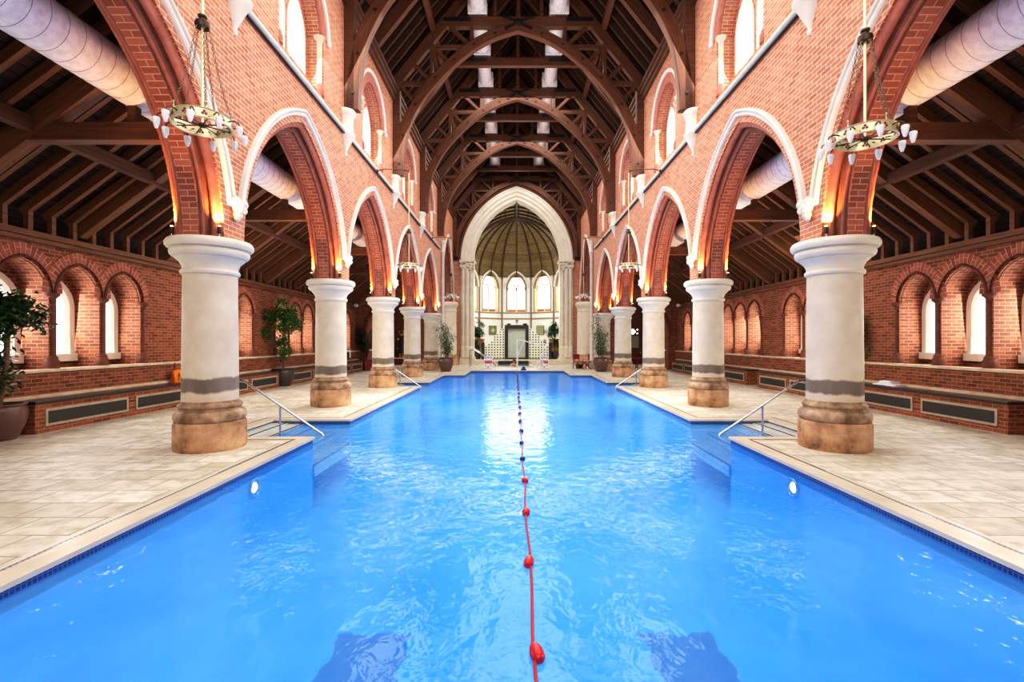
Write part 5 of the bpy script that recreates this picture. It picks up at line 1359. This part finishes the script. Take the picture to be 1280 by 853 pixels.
body = skin_mesh('body', V, E, R_, M['skin'], t)
hair = MB(); hair.lathe([(0, 1.265), (.06, 1.25), (.095, 1.19), (.10, 1.12), (.09, 1.06), (.06, 1.02), (0, 1.02)], (.03, -.025, 0), 14); hair.build('hair', M['hair'], t, smooth=True)
mb = MB()
mb.lathe([(.155, .40), (.148, .5), (.142, .62), (.15, .72), (.135, .80)], (0, .0, 0), 16); so = mb.build('swimsuit', M['suit'], t, smooth=True); so.scale = (1.0, .95, 1)
mb = MB()
for e in (-1, 1): mb.tube([(e * .035 + .03, -.128, 1.115), (e * .035 + .03, -.140, 1.115)], .009, 6)
mb.tube([(.005, -.126, 1.065), (.055, -.126, 1.065)], .006, 5); mb.build('face_features', M['hair'], t)

GROUPS = {'stone_column': 'round stone columns of the nave arcades', 'stone_pier': 'stone piers by the chancel wall', 'uplighter': 'uplighters on the column capitals',
          'ring_chandelier': 'ring chandeliers along the arcades', 'aisle_duct': 'aisle air ducts', 'roof_duct': 'white ducts under the nave ridge', 'arched_roof_truss': 'arched nave roof trusses',
          'collar_truss': 'plain collar trusses of the nave roof', 'aisle_truss': 'aisle roof trusses', 'brick_bench': 'brick heater benches along the aisle walls', 'potted_ficus': 'potted ficus trees',
          'potted_bamboo': 'potted bamboos at the pool end', 'steel_handrail': 'handrails over the pool steps', 'mosaic_panel': 'dark mosaic squares on the pool floor', 'underwater_lamp': 'underwater pool lamps',
          'folded_towel': 'white folded towels', 'stepped_block_wall': 'stepped block walls in the chancel', 'wall_plaque': 'wall plaques in the apse', 'carved_oak_stall': 'carved oak stall fronts',
          'warning_board': 'pool warning boards', 'maroon_chair': 'maroon poolside chairs', 'stone_dish': 'dishes on the dark frame', 'wall_floodlight': 'small aisle floodlights'}
for o in bpy.data.objects:
    k = o.name.split('.')[0]
    if 'category' in o and k in GROUPS: o['group'] = GROUPS[k]

# ================================================================== LIGHT
def area(name, loc, look, sx, sy, e, c=(1, 1, 1)):
    ld = bpy.data.lights.new(name, 'AREA'); ld.shape = 'RECTANGLE'; ld.size = sx; ld.size_y = sy; ld.energy = e; ld.color = c
    o = bpy.data.objects.new(name, ld); col.objects.link(o); o.location = loc
    o.rotation_euler = Vector(look).to_track_quat('-Z', 'Y').to_euler(); return o
DAY = (1, .975, .95)
for s in (-1, 1):
    area('clerestory_daylight', (s * 4.45, 11.0, 8.7), (-s, 0, -.5), 18, 2.6, 850, DAY)
    for A in arcs[1:]: area('aisle_daylight', (s * (W + .5), A.yc, 2.1), (-s, 0, -.1), 3.0, 1.3, 110, DAY)
area('rear_fill_light', (0, YN - .4, 6.5), (0, 1, -.12), 8.5, 9, 950, DAY)  # added fill from behind the camera; the back wall has no window
area('apse_daylight', (0, 43.2, 6.2), (0, -1, -.15), 5, 3.5, 380, (1, .98, .95))
area('apse_fill_light', (0, 36.0, 7.0), (0, 1, -.75), 5, 2, 420, (1, .98, .94))
for s in (-1, 1):
    area('aisle_fill_light', (s * 7.3, 14, 4.6), (s * .25, 0, -1), 1.0, 26, 400, (1, .86, .70))  # unseen strip added to fill the aisle with light
for s in (-1, 1): area('transept_fill_light', (s * 7.4, 31.6, 5.2), (0, .35, -1), 2.5, 4, 130, (1, .84, .66))  # added fill to lift the dark aisle ends, no fitting there
area('nave_fill_light', (0, 10.5, 10.4), (0, 0, -1), 7, 19, 1000, (1, .96, .92))  # unseen overhead panel added to fill the nave
area('nave_ridge_fill_light', (0, 27, 13.2), (0, 0, -1), 5, 14, 1100, (1, .96, .92))  # added fill for the far nave, kept high among the trusses
area('underwater_fill_light', (0, 13, -.14), (0, 0, -1), 7, 25, 250, (.62, .86, 1))  # unseen sheet light added below the surface to brighten the basin
for s in (-1, 1): area('aisle_up_fill', (s * 7.0, 14, 3.2), (-s * .2, 0, 1), .8, 26, 190, (1, .88, .78))  # added to brighten the duct and rafter undersides, no fitting modelled
area('roof_up_fill', (0, 16, 7.5), (0, 0, 1), 5, 30, 330, (1, .80, .62))  # added upward fill for the roof timbers, unseen in mid-air
w = bpy.data.worlds.new('World'); scn.world = w; w.use_nodes = True
bg = w.node_tree.nodes['Background']; bg.inputs[0].default_value = (.9, .95, 1, 1); bg.inputs[1].default_value = 1.0

# ================================================================== CAMERA
cd = bpy.data.cameras.new('camera'); cam = bpy.data.objects.new('camera', cd); col.objects.link(cam)
cam.location = (-.116, 0, EYE); cam.rotation_euler = (PI / 2, 0, 0)
cd.sensor_width = 36; cd.lens = 600 / 1280 * 36; cd.shift_x = -4 / 1280; cd.shift_y = 0; cd.clip_start = .05; cd.clip_end = 200
scn.camera = cam
scn.view_settings.view_transform = 'Standard'; scn.view_settings.look = 'None'; scn.view_settings.exposure = 0.0
vs = scn.view_settings; vs.use_curve_mapping = True
cv_ = vs.curve_mapping.curves[3]
for a_, b_ in ((.06, .043), (.22, .20), (.5, .53)): cv_.points.new(a_, b_)
vs.curve_mapping.update()
scn.cycles.max_bounces = 8; scn.cycles.diffuse_bounces = 4; scn.cycles.transparent_max_bounces = 8
scn.cycles.sample_clamp_indirect = 6; scn.cycles.caustics_reflective = False
scn.cycles.use_denoising = True
